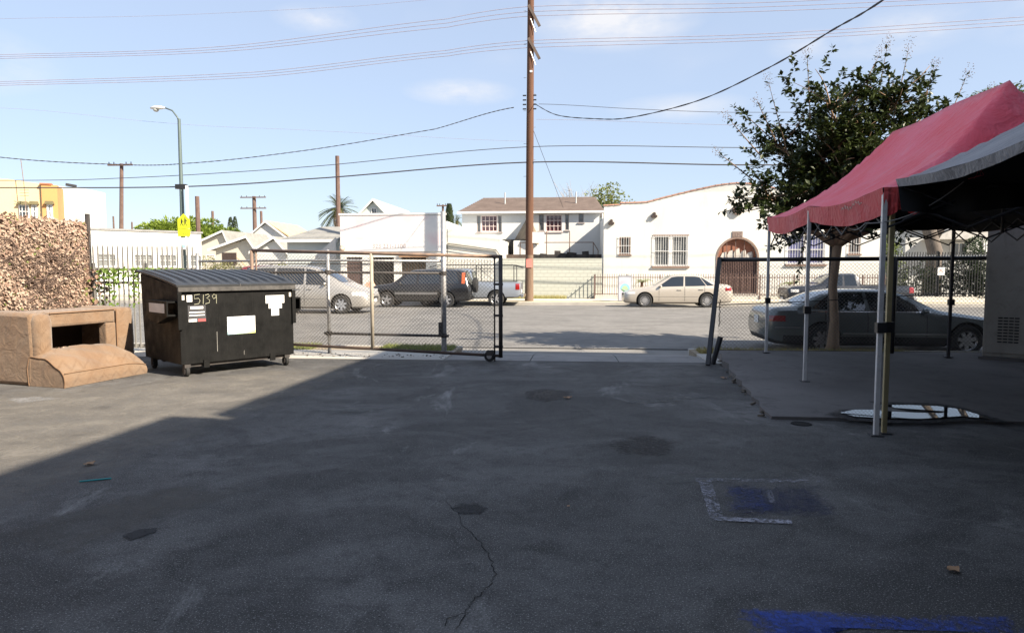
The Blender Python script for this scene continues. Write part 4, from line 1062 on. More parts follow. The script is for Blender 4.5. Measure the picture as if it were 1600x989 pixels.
def make_car(name, label, st, L, wheels, R, paint, loc, rotz, rim='multi', windows=(), wsx=None, rwx=None, seams=(), handles=(), lights=(), strips=(), bedcut=None, plate=True, mirror=None, cat='car', group=None, rimR=.66, glass=None, lower=None):
    car = Car(st, L); root = thing(name, label, cat, loc, rotz, group); X0 = -L / 2
    glass = glass or m_carglass
    xs = []
    for i in range(len(st) - 1):
        n = max(2, int((st[i + 1][0] - st[i][0]) / .07)); xs += [st[i][0] + (st[i + 1][0] - st[i][0]) * k / n for k in range(n)]
    xs.append(st[-1][0])
    mb = MB(); rings = []
    for x in xs:
        hp = car.half(x); ring = [(X0 + x, -y, z) for y, z in hp] + [(X0 + x, y, z) for y, z in reversed(hp[1:-1])]; rings.append(ring)
    n = len(rings[0]); vs = [v for r in rings for v in r]; fs = []; ms = []
    for i in range(len(rings) - 1):
        for j in range(n):
            f = (i * n + j, i * n + (j + 1) % n, (i + 1) * n + (j + 1) % n, (i + 1) * n + j); mb_i = 0
            if lower is not None and max(vs[q][2] for q in f) < lower: mb_i = 1
            fs.append(f); ms.append(mb_i)
    fs += [tuple(range(n - 1, -1, -1)), tuple(range((len(rings) - 1) * n, len(rings) * n))]; ms += [0, 0]
    mb.v = vs; mb.f = fs; mb.m = ms
    body = mb.build('body', [paint, m_trimk, m_well], root, smooth=True)
    # cut the wheel arches (and a pickup bed)
    ct = MB()
    for x in wheels:
        w = car.at(x)[3]
        for s_ in (-1, 1):
            a, b = sorted((s_ * (w - .30), s_ * (w + .15))); ct.lathe([(R + .055, a), (R + .055, b)], 28, 'y', (X0 + x, 0, R + .01), 2)
    if bedcut: x0, x1, yw, z0 = bedcut; ct.box(X0 + x0, X0 + x1, -yw, yw, z0, 3., 2)
    cut = ct.build('cutter', [paint, m_trimk, m_well]); cut.parent = root
    md = body.modifiers.new('arch', 'BOOLEAN'); md.operation = 'DIFFERENCE'; md.object = cut; md.solver = 'EXACT'
    bpy.context.view_layer.update()
    me = bpy.data.meshes.new_from_object(body.evaluated_get(bpy.context.evaluated_depsgraph_get()))
    body.modifiers.clear(); body.data = me; bpy.data.objects.remove(cut)
    me.polygons.foreach_set('use_smooth', [True] * len(me.polygons))
    try: me.set_sharp_from_angle(angle=radians(38))
    except Exception: pass
    def patch(nm, x0, x1, z0, z1, m, off=.006, nx=8, nz=4, sides=(-1, 1), zfun=None, par=root, shear=0.):
        for s_ in sides:
            g = MB()
            def pf(u, v):
                x = x0 + (x1 - x0) * u + shear * v
                if zfun: za, zb_ = zfun(x); z = za + (zb_ - za) * v
                else: z = z0 + (z1 - z0) * v
                return (X0 + x, s_ * (car.ys(x, z) + off), z)
            g.grid(pf, nx, nz); g.build(nm, m, par, smooth=True, fix=False)
    # side glass
    for (xb0, xb1, xt0, xt1) in windows:
        for s_ in (-1, 1):
            g = MB()
            def wf(u, v):
                xb = xb0 + (xb1 - xb0) * u; xt = xt0 + (xt1 - xt0) * u
                x = xb + (xt - xb) * v; zb, zs, zt, w, wt = car.at(x)
                # glass runs from the belt to just below the roof edge
                zt_ = car.at(xt)[2]; zs_ = car.at(xb)[1]; h = zt_ - car.at(xt)[1]
                z = zs_ + .035 + (car.at(xt)[1] + h * .86 - zs_ - .035) * v
                return (X0 + x, s_ * (car.ys(x, z) + .006), z)
            g.grid(wf, 12, 8); g.build('side_window', glass, root, smooth=True, fix=False)
    for nm, rng_ in (('windshield', wsx), ('rear_window', rwx)):
        if not rng_: continue
        g = MB(); x0, x1 = rng_
        def gf(u, v):
            x = x0 + (x1 - x0) * u; wt = car.at(x)[4]; y = (v * 2 - 1) * wt * .93
            return (X0 + x - (.006 if nm == 'windshield' else -.006), y, car.zs_top(x, y) + .008)
        g.grid(gf, 12, 14); g.build(nm, glass, root, smooth=True, fix=False)
    for x in seams: patch('door_seam', x - .006, x + .006, car.at(x)[0] + .12, car.at(x)[1] + .02, m_trimk, .004, 1, 10)
    for x in handles:
        z = car.at(x)[1] - .12
        for s_ in (-1, 1): MB().obox((X0 + x, s_ * (car.ys(x, z) + .014), z), (.20, .035, .035)).build('door_handle', paint, root, bevel=.01)
    for (nm, x0, x1, z0, z1, m) in lights: patch(nm, x0, x1, z0, z1, m, .008, 6, 5)
    for (x0, x1, z0, z1, m) in strips: patch('body_moulding', x0, x1, z0, z1, m, .012, 16, 2)
    if mirror:
        x, z = mirror
        for s_ in (-1, 1):
            y = s_ * (car.ys(x, z) + .10); MB().lathe([(.0, -.08), (.045, -.07), (.06, 0), (.045, .07), (0, .08)], 10, 'y', (X0 + x, y - s_ * .02, z + .03)).build('mirror', paint, root, smooth=True)
    if plate:
        zb = st[-1][1]; MB().box(L / 2 + .004, L / 2 + .014, -.16, .16, .62, .78).build('licence_plate', m_plate, root)
        MB().box(-L / 2 - .014, -L / 2 - .004, -.16, .16, .42, .54).build('licence_plate', m_plate, root)
    # bumpers' dark line and grille
    MB().box(-L / 2 - .008, -L / 2 + .05, -.36, .36, .50, .62).build('grille', m_trimk, root)
    for x in wheels:
        w = car.at(x)[3]
        for s_ in (-1, 1):
            y = s_ * (w - .115); r = R; ri = R * rimR
            wh = bpy.data.objects.new('wheel', None); C.objects.link(wh); wh.parent = root; wh.location = (X0 + x, y, R); wh.empty_display_size = .1
            MB().lathe([(ri, -.10), (r - .04, -.108), (r - .008, -.085), (r, -.05), (r, .05), (r - .008, .085), (r - .04, .108), (ri, .10)], 32, 'y', caps=False).build('tyre', m_rubber, wh, smooth=True, auto=40)
            MB().lathe([(0, s_ * .02), (ri * .98, s_ * .02), (ri * 1.0, s_ * .10), (ri * .93, s_ * .104), (ri * .91, s_ * .045), (0, s_ * .04)], 28, 'y').build('rim', m_alloyd, wh, smooth=True, auto=40)
            mb = MB(); mb.lathe([(ri * .90, s_ * .085), (ri * .99, s_ * .105), (ri * 1.005, s_ * .085), (ri * .9, s_ * .07)], 28, 'y', caps=False)
            ns, sw_ = {'multi': (16, .030), 'five': (5, .085), 'seven': (7, .075), 'six': (6, .07)}[rim]
            for k in range(ns):
                a = 2 * pi * k / ns + .2; Mx = Matrix.Rotation(-a, 3, 'Y'); mb.obox(Mx @ Vector((ri * .55, s_ * .075, 0)), (ri * .86, .025, sw_), Mx)
            mb.lathe([(0, s_ * .09), (ri * .2, s_ * .09), (ri * .22, s_ * .05), (0, s_ * .05)], 14, 'y'); mb.build('spokes', m_alloy, wh)
    # dark floor pan so that no light shows through
    return root, car, X0
def face(left=True): return -TH + (0 if left else pi)
def sedan(st, **k): pass
SED = [(0, .28, .50, .56, .60, .48), (.05, .22, .58, .64, .73, .60), (.25, .19, .68, .745, .84, .68), (.8, .18, .79, .865, .885, .72), (1.22, .18, .86, .94, .90, .73), (1.34, .18, .875, .99, .90, .72),
       (2.08, .18, .91, 1.41, .90, .60), (2.45, .18, .92, 1.47, .90, .60), (3.1, .18, .93, 1.465, .90, .60), (3.45, .18, .94, 1.40, .90, .60), (4.08, .19, .955, 1.12, .885, .66), (4.22, .2, .955, 1.07, .88, .68), (4.6, .22, .93, 1.03, .84, .66), (4.76, .27, .84, .93, .76, .62), (4.81, .36, .74, .82, .68, .56)]
m_gold = carpaint('champagne_paint', (.50, .455, .39), .35, .35, .05)
s_, z_ = SD(1056, 482, 30.9 + .9)
camry = make_car('sedan_car', 'champagne sedan with multi-spoke wheels parked at the far curb', SED, 4.81, (.93, 3.65), .325, m_gold, W(s_ - .02, 31.85, road_z(31.8)), face(True), 'multi',
         windows=((1.50, 2.62, 2.12, 2.66), (2.70, 3.62, 2.72, 3.36), (3.66, 3.98, 3.40, 3.46)), wsx=(1.38, 2.06), rwx=(3.5, 4.06), seams=(1.55, 2.68, 3.55), handles=(2.45, 3.4),
         lights=(('headlight', .12, .5, .60, .70, m_clear), ('tail_light', 4.45, 4.74, .76, .90, m_redl)), strips=((1.3, 3.3, .50, .53, m_gold),), mirror=(1.62, .93))
LEX = [(0, .30, .50, .58, .62, .50), (.06, .24, .60, .66, .76, .62), (.3, .2, .70, .76, .86, .70), (.9, .19, .79, .86, .90, .74), (1.36, .19, .85, .93, .91, .74), (1.48, .19, .865, .97, .91, .73),
       (2.2, .19, .885, 1.365, .91, .61), (2.6, .19, .89, 1.425, .91, .61), (3.2, .19, .90, 1.42, .91, .61), (3.6, .19, .91, 1.33, .91, .61), (4.15, .2, .925, 1.06, .90, .68), (4.28, .2, .925, 1.02, .895, .70), (4.62, .22, .915, .985, .86, .70), (4.78, .27, .84, .92, .80, .66), (4.85, .38, .70, .78, .72, .6)]
m_lex = carpaint('silver_green_paint', (.13, .15, .15), .5, .32, .06)
sx = (SD(1280, 540, 14.7)[0] + SD(1508, 540, 14.7)[0]) / 2
lexus, lc, lx = make_car('sedan_car', 'silver-green sedan with dark windows parked behind the chain-link fence', [(a, b, c, d if d < 1.2 else 1.2 + (d - 1.2) * .72, e, f) for a, b, c, d, e, f in LEX], 4.85, (.90, 3.75), .325, m_lex, W(sx - .10, 15.48, -.155), face(False), 'seven',
         windows=((1.64, 2.80, 2.26, 2.84), (2.88, 4.0, 2.90, 3.56)), wsx=(1.52, 2.18), rwx=(3.64, 4.18), seams=(1.7, 2.86, 3.7), handles=(2.6, 3.55),
         lights=(('headlight', .14, .5, .60, .70, m_clear), ('tail_light', 4.50, 4.80, .70, .82, m_redl)), strips=((1.25, 3.35, .44, .475, m_chrome), (4.2, 4.7, .56, .59, m_chrome), (1.6, 4.05, .895, .915, m_chrome)), mirror=(1.74, .90), lower=.42, rimR=.62)
VAN = [(0, .30, .56, .64, .66, .5), (.08, .22, .68, .76, .82, .66), (.35, .2, .80, .90, .92, .72), (.85, .19, .95, 1.07, .96, .76), (1.0, .19, .98, 1.14, .965, .76), (1.95, .19, 1.03, 1.66, .98, .68), (2.4, .19, 1.04, 1.76, .98, .71), (3.2, .19, 1.05, 1.79, .98, .72), (4.2, .2, 1.07, 1.77, .97, .71), (4.72, .22, 1.08, 1.66, .95, .69), (4.95, .24, 1.06, 1.28, .92, .72), (5.05, .27, .92, 1.05, .88, .74), (5.1, .38, .78, .88, .82, .66)]
m_van = carpaint('silver_beige_paint', (.44, .42, .385), .45, .36, .1)
sv = SD(577, 470, 24.6)[0]
van, _, _ = make_car('minivan', 'silver minivan driving past behind the dumpster', VAN, 5.1, (1.02, 4.05), .345, m_van, W(sv - 2.55, 25.4, road_z(25.4)), face(False), 'seven',
         windows=((1.45, 2.34, 2.05, 2.38), (2.44, 3.5, 2.46, 3.5), (3.58, 4.7, 3.58, 4.55)), wsx=(1.04, 1.92), rwx=(4.76, 4.94), seams=(1.5, 2.4, 3.55), handles=(2.2, 2.65),
         lights=(('headlight', .14, .62, .66, .80, m_clear), ('tail_light', 4.9, 5.05, .85, 1.1, m_redl)), strips=((1.4, 3.7, .56, .59, m_van),), mirror=(1.62, 1.08), cat='minivan')
for y in (-.52, .52): MB().tube([(2.55 - 5.1 + .15, y, 1.80), (2.55 - 5.1 + .2 - .0, y, 1.84), (1.7, y, 1.85), (1.8, y, 1.80)], .02, 6).build('roof_rack', m_trimk, van)
SUVS = [(0, .36, .62, .70, .62, .5), (.06, .30, .76, .84, .76, .62), (.3, .27, .88, .97, .84, .68), (.95, .26, .96, 1.06, .875, .7), (1.1, .26, .98, 1.12, .88, .7), (1.72, .26, 1.0, 1.56, .885, .66), (2.1, .26, 1.01, 1.68, .89, .67), (3.0, .26, 1.02, 1.70, .89, .67), (3.95, .27, 1.03, 1.68, .885, .66), (4.25, .28, 1.03, 1.60, .87, .66), (4.42, .30, 1.0, 1.20, .85, .7), (4.50, .34, .9, 1.02, .82, .68), (4.55, .42, .78, .88, .76, .64)]
m_blackp = carpaint('black_paint', (.007, .007, .008), .1, .3, .03)
sv = SD(660, 470, 30.2)[0]
suv, _, _ = make_car('suv_car', 'black suv with tall orange-red tail light behind the rolling gate', SUVS, 4.55, (.82, 3.50), .345, m_blackp, W(sv - .02, 30.45, road_z(30.4)), face(True), 'five',
         windows=((1.30, 2.15, 1.80, 2.18), (2.26, 3.2, 2.28, 3.16), (3.3, 4.05, 3.26, 3.92)), wsx=(1.14, 1.70), rwx=(4.28, 4.42), seams=(1.4, 2.22, 3.2), handles=(2.0, 3.0),
         lights=(('headlight', .1, .42, .70, .84, m_clear), ('tail_light', 4.17, 4.31, 1.06, 1.54, m_ambl)), strips=((1.2, 3.1, .58, .68, mat('grey_cladding', (.16, .16, .16), .7)),), mirror=(1.45, 1.03), lower=.50, cat='suv')
MB().lathe([(0, 2.27), (.26, 2.27), (.33, 2.31), (.34, 2.38), (.33, 2.45), (.26, 2.49), (0, 2.49)], 20, 'x', (0, .05, .98)).build('spare_wheel', m_rubber, suv, smooth=True, auto=50)
PUS = [(0, .46, .78, .86, .70, .56), (.06, .40, .92, 1.0, .83, .68), (.35, .37, 1.0, 1.09, .90, .74), (1.0, .36, 1.05, 1.14, .92, .76), (1.3, .36, 1.07, 1.2, .92, .75), (1.9, .36, 1.09, 1.66, .925, .66), (2.2, .36, 1.10, 1.75, .925, .67), (2.85, .36, 1.10, 1.75, .925, .67), (3.0, .36, 1.10, 1.62, .925, .68), (3.10, .36, 1.10, 1.16, .925, .86), (4.0, .37, 1.10, 1.15, .925, .88), (5.1, .40, 1.10, 1.15, .92, .88), (5.22, .44, 1.08, 1.13, .91, .87), (5.3, .50, 1.05, 1.1, .89, .85)]
m_silv = carpaint('silver_paint', (.36, .40, .46), .5, .36, .08)
sv = SD(814, 470, 31.9)[0]
def pickup(label, paint, s, D, rack, fc=True, grp=None):
    r, c_, x0 = make_car('pickup_truck', label, PUS, 5.3, (.92, 4.17), .37, paint, W(s, D, road_z(D)), face(fc), 'six',
        windows=((1.62, 2.30, 1.98, 2.34), (2.40, 2.92, 2.42, 2.84)), wsx=(1.34, 1.88), rwx=(3.0, 3.08), seams=(1.65, 2.36, 3.1), handles=(2.2,),
        lights=(('headlight', .12, .45, .80, .95, m_clear), ('tail_light', 5.08, 5.27, .78, 1.06, m_redl)), bedcut=(3.25, 5.1, .72, .62), mirror=(1.8, 1.14), cat='pickup truck')
    MB().box(2.655, 2.80, -.85, .85, .42, .56).build('rear_bumper', m_chrome, r, bevel=.02)
    if rack:
        mb = MB()
        for y in (-.82, .82):
            mb.tube([(-1.6, y, 1.82), (-1.2, y, 1.92), (2.3, y, 1.92), (2.75, y, 1.80)], .022, 6); mb.tube([(-1.6, y, 1.76), (2.7, y, 1.76)], .016, 6)
            for x in (.6, 2.35): mb.tube([(x, y, 1.1), (x, y, 1.92)], .022, 6)
        for x in (-1.2, -.3, .6, 1.5, 2.35): mb.tube([(x, -.82, 1.92), (x, .82, 1.92)], .02, 6)
        mb.tube([(.6, -.82, 1.9), (1.5, -.82, 1.12)], .014, 6); mb.build('ladder_rack', m_black, r)
    return r
pickup('silver pickup truck with a black ladder rack beside the utility pole', m_silv, sv - 2.65, 32.35, True)
m_dkb = carpaint('dark_blue_black_paint', (.02, .024, .034), .3, .33, .1)
s0 = SD(1232, 450, 31.0)[0]; pickup('dark pickup truck parked across the street beyond the street tree', m_dkb, s0 + 2.65, 31.9, False).scale = (1, 1, .88)
m_redc = carpaint('dark_red_paint', (.22, .02, .025), .2, .35, .1)
sv = SD(505, 410, 35.4)[0]
make_car('suv_car', 'dark red suv parked before the shop, mostly hidden behind the minivan', SUVS, 4.55, (.82, 3.50), .345, m_redc, W(sv - 2.3, 35.6, .1), face(False), 'five',
         windows=((1.30, 2.15, 1.80, 2.18), (2.26, 3.2, 2.28, 3.16), (3.3, 4.05, 3.26, 3.92)), wsx=(1.14, 1.70), rwx=(4.28, 4.42), seams=(1.4, 2.22, 3.2), handles=(2.0, 3.0), lights=(('headlight', .1, .42, .70, .84, m_clear), ('tail_light', 4.12, 4.34, 1.05, 1.5, m_redl)), mirror=(1.45, 1.03), cat='suv')
# ------------------------------------------------------------------ facades
def facade(mb, xs, solids, y0, y1, mi=0):
    # xs: breakpoints; solids(x) -> list of (lo, hi) heights; one prism per solid cell
    for a, b in zip(xs, xs[1:]):
        e = 1e-4
        A, B = solids(a + e), solids(b - e)
        for (l0, h0), (l1, h1) in zip(A, B):
            if h0 - l0 < 1e-4 and h1 - l1 < 1e-4: continue
            mb.add([(a, y0, l0), (b, y0, l1), (b, y1, l1), (a, y1, l0), (a, y0, h0), (b, y0, h1), (b, y1, h1), (a, y1, h0)],
                   [(0, 3, 2, 1), (4, 5, 6, 7), (0, 1, 5, 4), (1, 2, 6, 5), (2, 3, 7, 6), (3, 0, 4, 7)], mi)
def wall_rects(holes, top):
    xs_ = set()
    for (x0, x1, z0, z1) in holes: xs_ |= {x0, x1}
    def solids(x):
        r = [(z0, z1) for (x0, x1, z0, z1) in holes if x0 < x < x1]; r.sort(); out = []; lo = 0.
        for z0, z1 in r: out.append((lo, z0)); lo = z1
        out.append((lo, top(x) if callable(top) else top)); return out
    return xs_, solids
def window(par, x0, x1, z0, z1, y, frame, pane=None, mull=(1, 1), depth=.12, bars=0, sill=True, fw=.06, curtain=None, barmat=None):
    pane = pane or m_glass
    f = MB()
    f.box(x0, x0 + fw, y + .02, y + depth, z0, z1); f.box(x1 - fw, x1, y + .02, y + depth, z0, z1); f.box(x0 + fw, x1 - fw, y + .02, y + depth, z1 - fw, z1); f.box(x0 + fw, x1 - fw, y + .02, y + depth, z0, z0 + fw)
    nx, nz = mull
    for i in range(1, nx):
        x = x0 + (x1 - x0) * i / nx; f.box(x - fw * .35, x + fw * .35, y + .05, y + depth - .02, z0 + fw, z1 - fw)
    for i in range(1, nz):
        z = z0 + (z1 - z0) * i / nz; f.box(x0 + fw, x1 - fw, y + .052, y + depth - .022, z - fw * .35, z + fw * .35)
    w = f.build('window', frame, par)
    MB().box(x0 + fw * .5, x1 - fw * .5, y + depth - .03, y + depth - .015, z0 + fw * .5, z1 - fw * .5).build('pane', pane, w)
    if curtain:
        g = MB(); g.grid(lambda u, v: (x0 + fw + (x1 - x0 - 2 * fw) * u, y + depth - .034 - .0 + .0, z0 + fw + (z1 - z0 - 2 * fw) * v), 1, 1)
    if sill: MB().box(x0 - .06, x1 + .06, y - .07, y + .018, z0 - .07, z0 - .002).build('sill', frame, w)
    if bars:
        b = MB(); n = bars
        for i in range(n + 1):
            x = x0 - .03 + (x1 - x0 + .06) * i / n; b.tube([(x, y - .06, z0 - .01), (x, y - .06, z1 + .03)], .011, 5)
        for z in (z0 + .08, (z0 + z1) / 2, z1 - .03): b.box(x0 - .04, x1 + .04, y - .066, y - .05, z - .012, z + .012)
        b.build('security_bars', barmat or m_whitepaint, w)
    return w
# ------------------------------------------------------------------ white mission-style house
HD = 38.6
hx0 = SD(943, 400, HD)[0]; hx1 = SD(1376, 400, HD)[0]
mis = thing('mission_house', 'white stucco mission house with curved tiled parapet and arched door', 'house', W(hx0, HD), -TH)
HW = hx1 - hx0; mid = SD(1152, 330, HD)[0] - hx0
def hz(px, py): s, z = SD(px, py, HD); return s - hx0, z
prof = [hz(*q) for q in ((943, 322), (970, 320.5), (970.2, 318), (995, 317.5), (1012, 316.5), (1032, 311), (1060, 304), (1090, 297), (1118, 291), (1138, 288), (1152, 287))]
prof[0] = (0, prof[0][1])
pr = prof + [(2 * mid - x, z) for x, z in reversed(prof[:-1]) if 2 * mid - x < HW]
pr.append((HW, pr[-1][1])) if pr[-1][0] < HW else None
def mtop(x):
    for a, b in zip(pr, pr[1:]):
        if a[0] <= x <= b[0]: return a[1] + (b[1] - a[1]) * (x - a[0]) / max(1e-6, b[0] - a[0])
    return pr[-1][1]
wn_ = []
def rect(a, b): x0, z1 = hz(*a); x1, z0 = hz(*b); return (x0, x1, z0, z1)
w1 = rect((968, 370), (985, 398)); w2 = rect((1022, 369), (1074, 416)); w3 = rect((1231, 367), (1288, 413)); w4 = rect((1327, 366), (1344, 397))
dx0, dz1 = hz(1122, 373); dx1, _ = hz(1182, 460); dz0 = .25; dr_ = (dx1 - dx0) / 2; dc = (dx0 + dx1) / 2; spr = dz1 - dr_
v1x, v1z = hz(955, 348); v2x, v2z = hz(1022, 337)
holes = [w1, w2, w3, w4]
xs_, sol = wall_rects(holes, mtop)
arch = [dc - dr_ * cos(pi * i / 16) for i in range(17)]
xall = sorted(set([0, HW] + list(xs_) + arch + [p[0] for p in pr if 0 < p[0] < HW]))
def sol2(x):
    if dx0 < x < dx1:
        t_ = spr + sqrt(max(0, dr_ ** 2 - (x - dc) ** 2)); return [(0, dz0), (t_, mtop(x))]
    return sol(x)
mb = MB(); facade(mb, xall, sol2, 0, .28); mb.build('wall', m_white, mis)
MB().box(.02, HW - .02, .30, 13, 0, 4.55).build('rear_walls', m_white2, mis)
# clay tiles along the parapet, one by one
m_tile = mat('clay_tile', (.24, .115, .08), .85, scale=4, col2=(.36, .21, .15)); tile = None
k = 0
for a, b in zip(pr, pr[1:]):
    L_ = hypot(b[0] - a[0], b[1] - a[1])
    if b[0] - a[0] < .05: continue
    n = max(1, round(L_ / .34)); ang = atan2(b[1] - a[1], b[0] - a[0])
    for i in range(n):
        u = (i + .5) / n; x = a[0] + (b[0] - a[0]) * u; z = a[1] + (b[1] - a[1]) * u
        if tile is None:
            arc = [(.19 * cos(pi * q / 6), .085 * sin(pi * q / 6)) for q in range(7)]; tm = MB(); n7 = 7
            vs = [(-.18, y, z_) for y, z_ in arc] + [(.18, y * .88, z_ * .88) for y, z_ in arc]
            tm.add(vs, [(j, j + 1, j + 8, j + 7) for j in range(6)] + [tuple(range(6, -1, -1)), tuple(range(7, 14)), (0, 7, 13, 6)])
            tile = tm.build('tile', m_tile, mis, smooth=True, auto=40); q = tile
        else: q = tile.copy(); C.objects.link(q); q.parent = mis
        q.location = (x, .13, z + .004); q.rotation_euler = (0, -ang + rnd(-.04, .04), 0)
m_brown = mat('brown_trim', (.17, .11, .085), .7, col2=(.23, .16, .13))
m_curt = mat('curtain_grey', (.36, .36, .35), .9, scale=7, stretch=(8, 1, .3), col2=(.55, .55, .54))
m_paneg = glassmat('grey_window_glass', (.16, .17, .17), .12); m_paneb = glassmat('blue_window_glass', (.10, .10, .24), .12)
window(mis, *w1, 0, m_brown, m_paneg, (2, 1), .2, 5, barmat=m_whitepaint); window(mis, *w4, 0, m_brown, m_paneg, (2, 1), .2, 5, barmat=m_whitepaint)
for (wr, pn) in ((w2, m_paneg), (w3, m_paneb)):
    xm_ = (wr[0] + wr[1]) / 2
    MB().box(wr[0] - .07, wr[1] + .07, -.03, -.002, wr[3] + .002, wr[3] + .07).build('lintel', m_brown, mis)
    MB().box(wr[0] - .1, wr[1] + .1, -.10, -.002, wr[2] - .10, wr[2] - .002).build('sill', m_brown, mis)
    for (a, b) in ((wr[0], xm_ - .05), (xm_ + .05, wr[1])): window(mis, a, b, wr[2], wr[3], 0, m_whitepaint, pn, (1, 2), .2, 7, sill=False, fw=.05)
    MB().box(xm_ - .049, xm_ + .049, .03, .18, wr[2], wr[3]).build('mullion', m_whitepaint, mis)
# arched door with its iron grille
dm = m_iron
door = MB().box(dx0 + .02, dx1 - .02, .20, .25, dz0, spr + .0).build('door', mat('brown_door', (.10, .05, .04), .7, col2=(.15, .08, .065)), mis)
mb = MB()
for i in range(24):
    a0_ = pi * i / 24; a1_ = pi * (i + 1) / 24
    r0, r1 = dr_ - .01, dr_ + .09
    mb.add([(dc - r0 * cos(a0_), -.03, spr + r0 * sin(a0_)), (dc - r1 * cos(a0_), -.03, spr + r1 * sin(a0_)), (dc - r1 * cos(a1_), -.03, spr + r1 * sin(a1_)), (dc - r0 * cos(a1_), -.03, spr + r0 * sin(a1_)),
            (dc - r0 * cos(a0_), -.001, spr + r0 * sin(a0_)), (dc - r1 * cos(a0_), -.001, spr + r1 * sin(a0_)), (dc - r1 * cos(a1_), -.001, spr + r1 * sin(a1_)), (dc - r0 * cos(a1_), -.001, spr + r0 * sin(a1_))],
           [(0, 1, 2, 3), (4, 7, 6, 5), (0, 4, 5, 1), (1, 5, 6, 2), (2, 6, 7, 3), (3, 7, 4, 0)])
mb.box(dx0 - .09, dx0 + .01, -.03, -.001, dz0, spr); mb.box(dx1 - .01, dx1 + .09, -.03, -.001, dz0, spr); mb.build('door_surround', m_brown, mis)
MB().prism([(dc - (dr_ - .02) * cos(pi * i / 20), spr + (dr_ - .02) * sin(pi * i / 20)) for i in range(21)], .2, .22, 'y').build('transom_panel', mat('terracotta_panel', (.22, .085, .05), .8), mis)
mb = MB()
for i in range(5):
    u = -.8 + .4 * i; x = dc + u * dr_ * .8; mb.prism([(x - .22, spr + .03), (x + .2, spr + .03), (x + .12, spr + .3 + .25 * (1 - abs(u))), (x - .1, spr + .25 + .2 * (1 - abs(u)))], .15, .17, 'y')
mb.build('transom_scrolls', mat('pale_scroll', (.50, .47, .43), .8), mis)
bar = None
nb = 22
for i in range(nb + 1):
    x = dx0 + .03 + (dx1 - dx0 - .06) * i / nb
    MB().box(x - .018, x + .018, .08, .11, dz0 + .03, spr + (sqrt(max(0, dr_ ** 2 - (x - dc) ** 2)) - .03 if i % 5 == 0 else 0)).build('bar', dm, mis)
for z in (dz0 + .1, 1.35, spr - .05): MB().box(dx0 + .01, dx1 - .01, .112, .13, z - .04, z + .04).build('crossbar', dm, mis)
MB().box(dx0 - .3, dx1 + .3, -1.1, -.031, -.05, .24).build('doorstep', m_conc_far, mis)
# round ornament, number plaque, roof vents
ox, oz = hz(1152.5, 328)
mb = MB(); n = 8
pl = []
for i in range(64):
    a = 2 * pi * i / 64; r = .27 * (1 + .09 * abs(sin(a * 4)) - .03); pl.append((ox + r * cos(a), oz + r * sin(a)))
mb.prism(pl, -.16, -.001, 'y'); orn = mb.build('round_ornament', mat('brown_ornament', (.12, .08, .065), .8, col2=(.18, .125, .10)), mis)
mb = MB()
for i in range(32):
    a, b = 2 * pi * i / 32, 2 * pi * (i + 1) / 32
    mb.add([(ox + .20 * cos(a), -.161, oz + .20 * sin(a)), (ox + .20 * cos(b), -.161, oz + .20 * sin(b)), (ox + .16 * cos(b), -.19, oz + .16 * sin(b)), (ox + .16 * cos(a), -.19, oz + .16 * sin(a)), (ox + .12 * cos(b), -.161, oz + .12 * sin(b)), (ox + .12 * cos(a), -.161, oz + .12 * sin(a))], [(0, 1, 2, 3), (3, 2, 4, 5)])
mb.build('ring', MATS['brown_ornament'], orn)
px0, pz1 = hz(1144, 362); px1, pz0 = hz(1160, 371)
pq = MB().box(px0, px1, -.04, -.001, pz0, pz1).build('number_plaque', mat('plaque_taupe', (.15, .11, .095), .8), mis)
text('1124', .26, mat('plaque_digit', (.30, .23, .20), .8), pq, ((px0 + px1) / 2, -.041, pz0 + .06), (pi / 2, 0, 0), 'digits', .004, 'CENTER')
m_hole = plain('vent_dark', (.01, .008, .008), 1.)
for (vx, vz) in ((v1x, v1z), (v2x, v2z)):
    for (a, b) in ((0, .09), (-.08, -.05), (.08, -.05)):
        MB().lathe([(.075, -.16), (.085, -.15), (.085, .0)], 14, 'y', (vx + a, -.001, vz + b)).build('vent_tile', mat('vent_tile_dark', (.05, .035, .03), .8), mis)
# iron fence before the house
FD2 = 36.75
f0 = SD(929, 440, FD2)[0]; f1 = SD(1400, 440, FD2)[0]
FZ = .18
slab('front_yard', sw(f0, f1 + 4, FD2 + .01, HD + .3), -.3, FZ, m_conc_far)
fe = thing('iron_fence', 'low brown iron picket fence in front of the white mission house', 'fence', W(f0, FD2, 0), -TH)
LF = f1 - f0
for z in (FZ + .10, FZ + .98): MB().box(0, LF, -.018, .018, z - .02, z + .02).build('rail', m_iron, fe)
pk = None; x = .05
while x < LF:
    if pk is None: pk = MB().box(-.013, .013, -.013, .013, FZ + .03, FZ + 1.16).build('picket', m_iron, fe); q = pk
    else: q = pk.copy(); C.objects.link(q); q.parent = fe
    q.location = (x, -.0, 0); x += .1255
x = 0
while x < LF: MB().box(x - .03, x + .03, -.03, .03, FZ - .3, FZ + 1.12).build('post', m_iron, fe); x += 1.72
mb = MB(); 
for i in range(11): mb.box(-.01, .01, .1 + i * .12, .12 + i * .12, FZ - .02, FZ + 1.13)
mb.box(-.02, .02, .03, 1.8, FZ + .97, FZ + 1.01); mb.box(-.02, .02, .03, 1.8, FZ + .07, FZ + .11); mb.build('side_return', m_greyiron, fe)
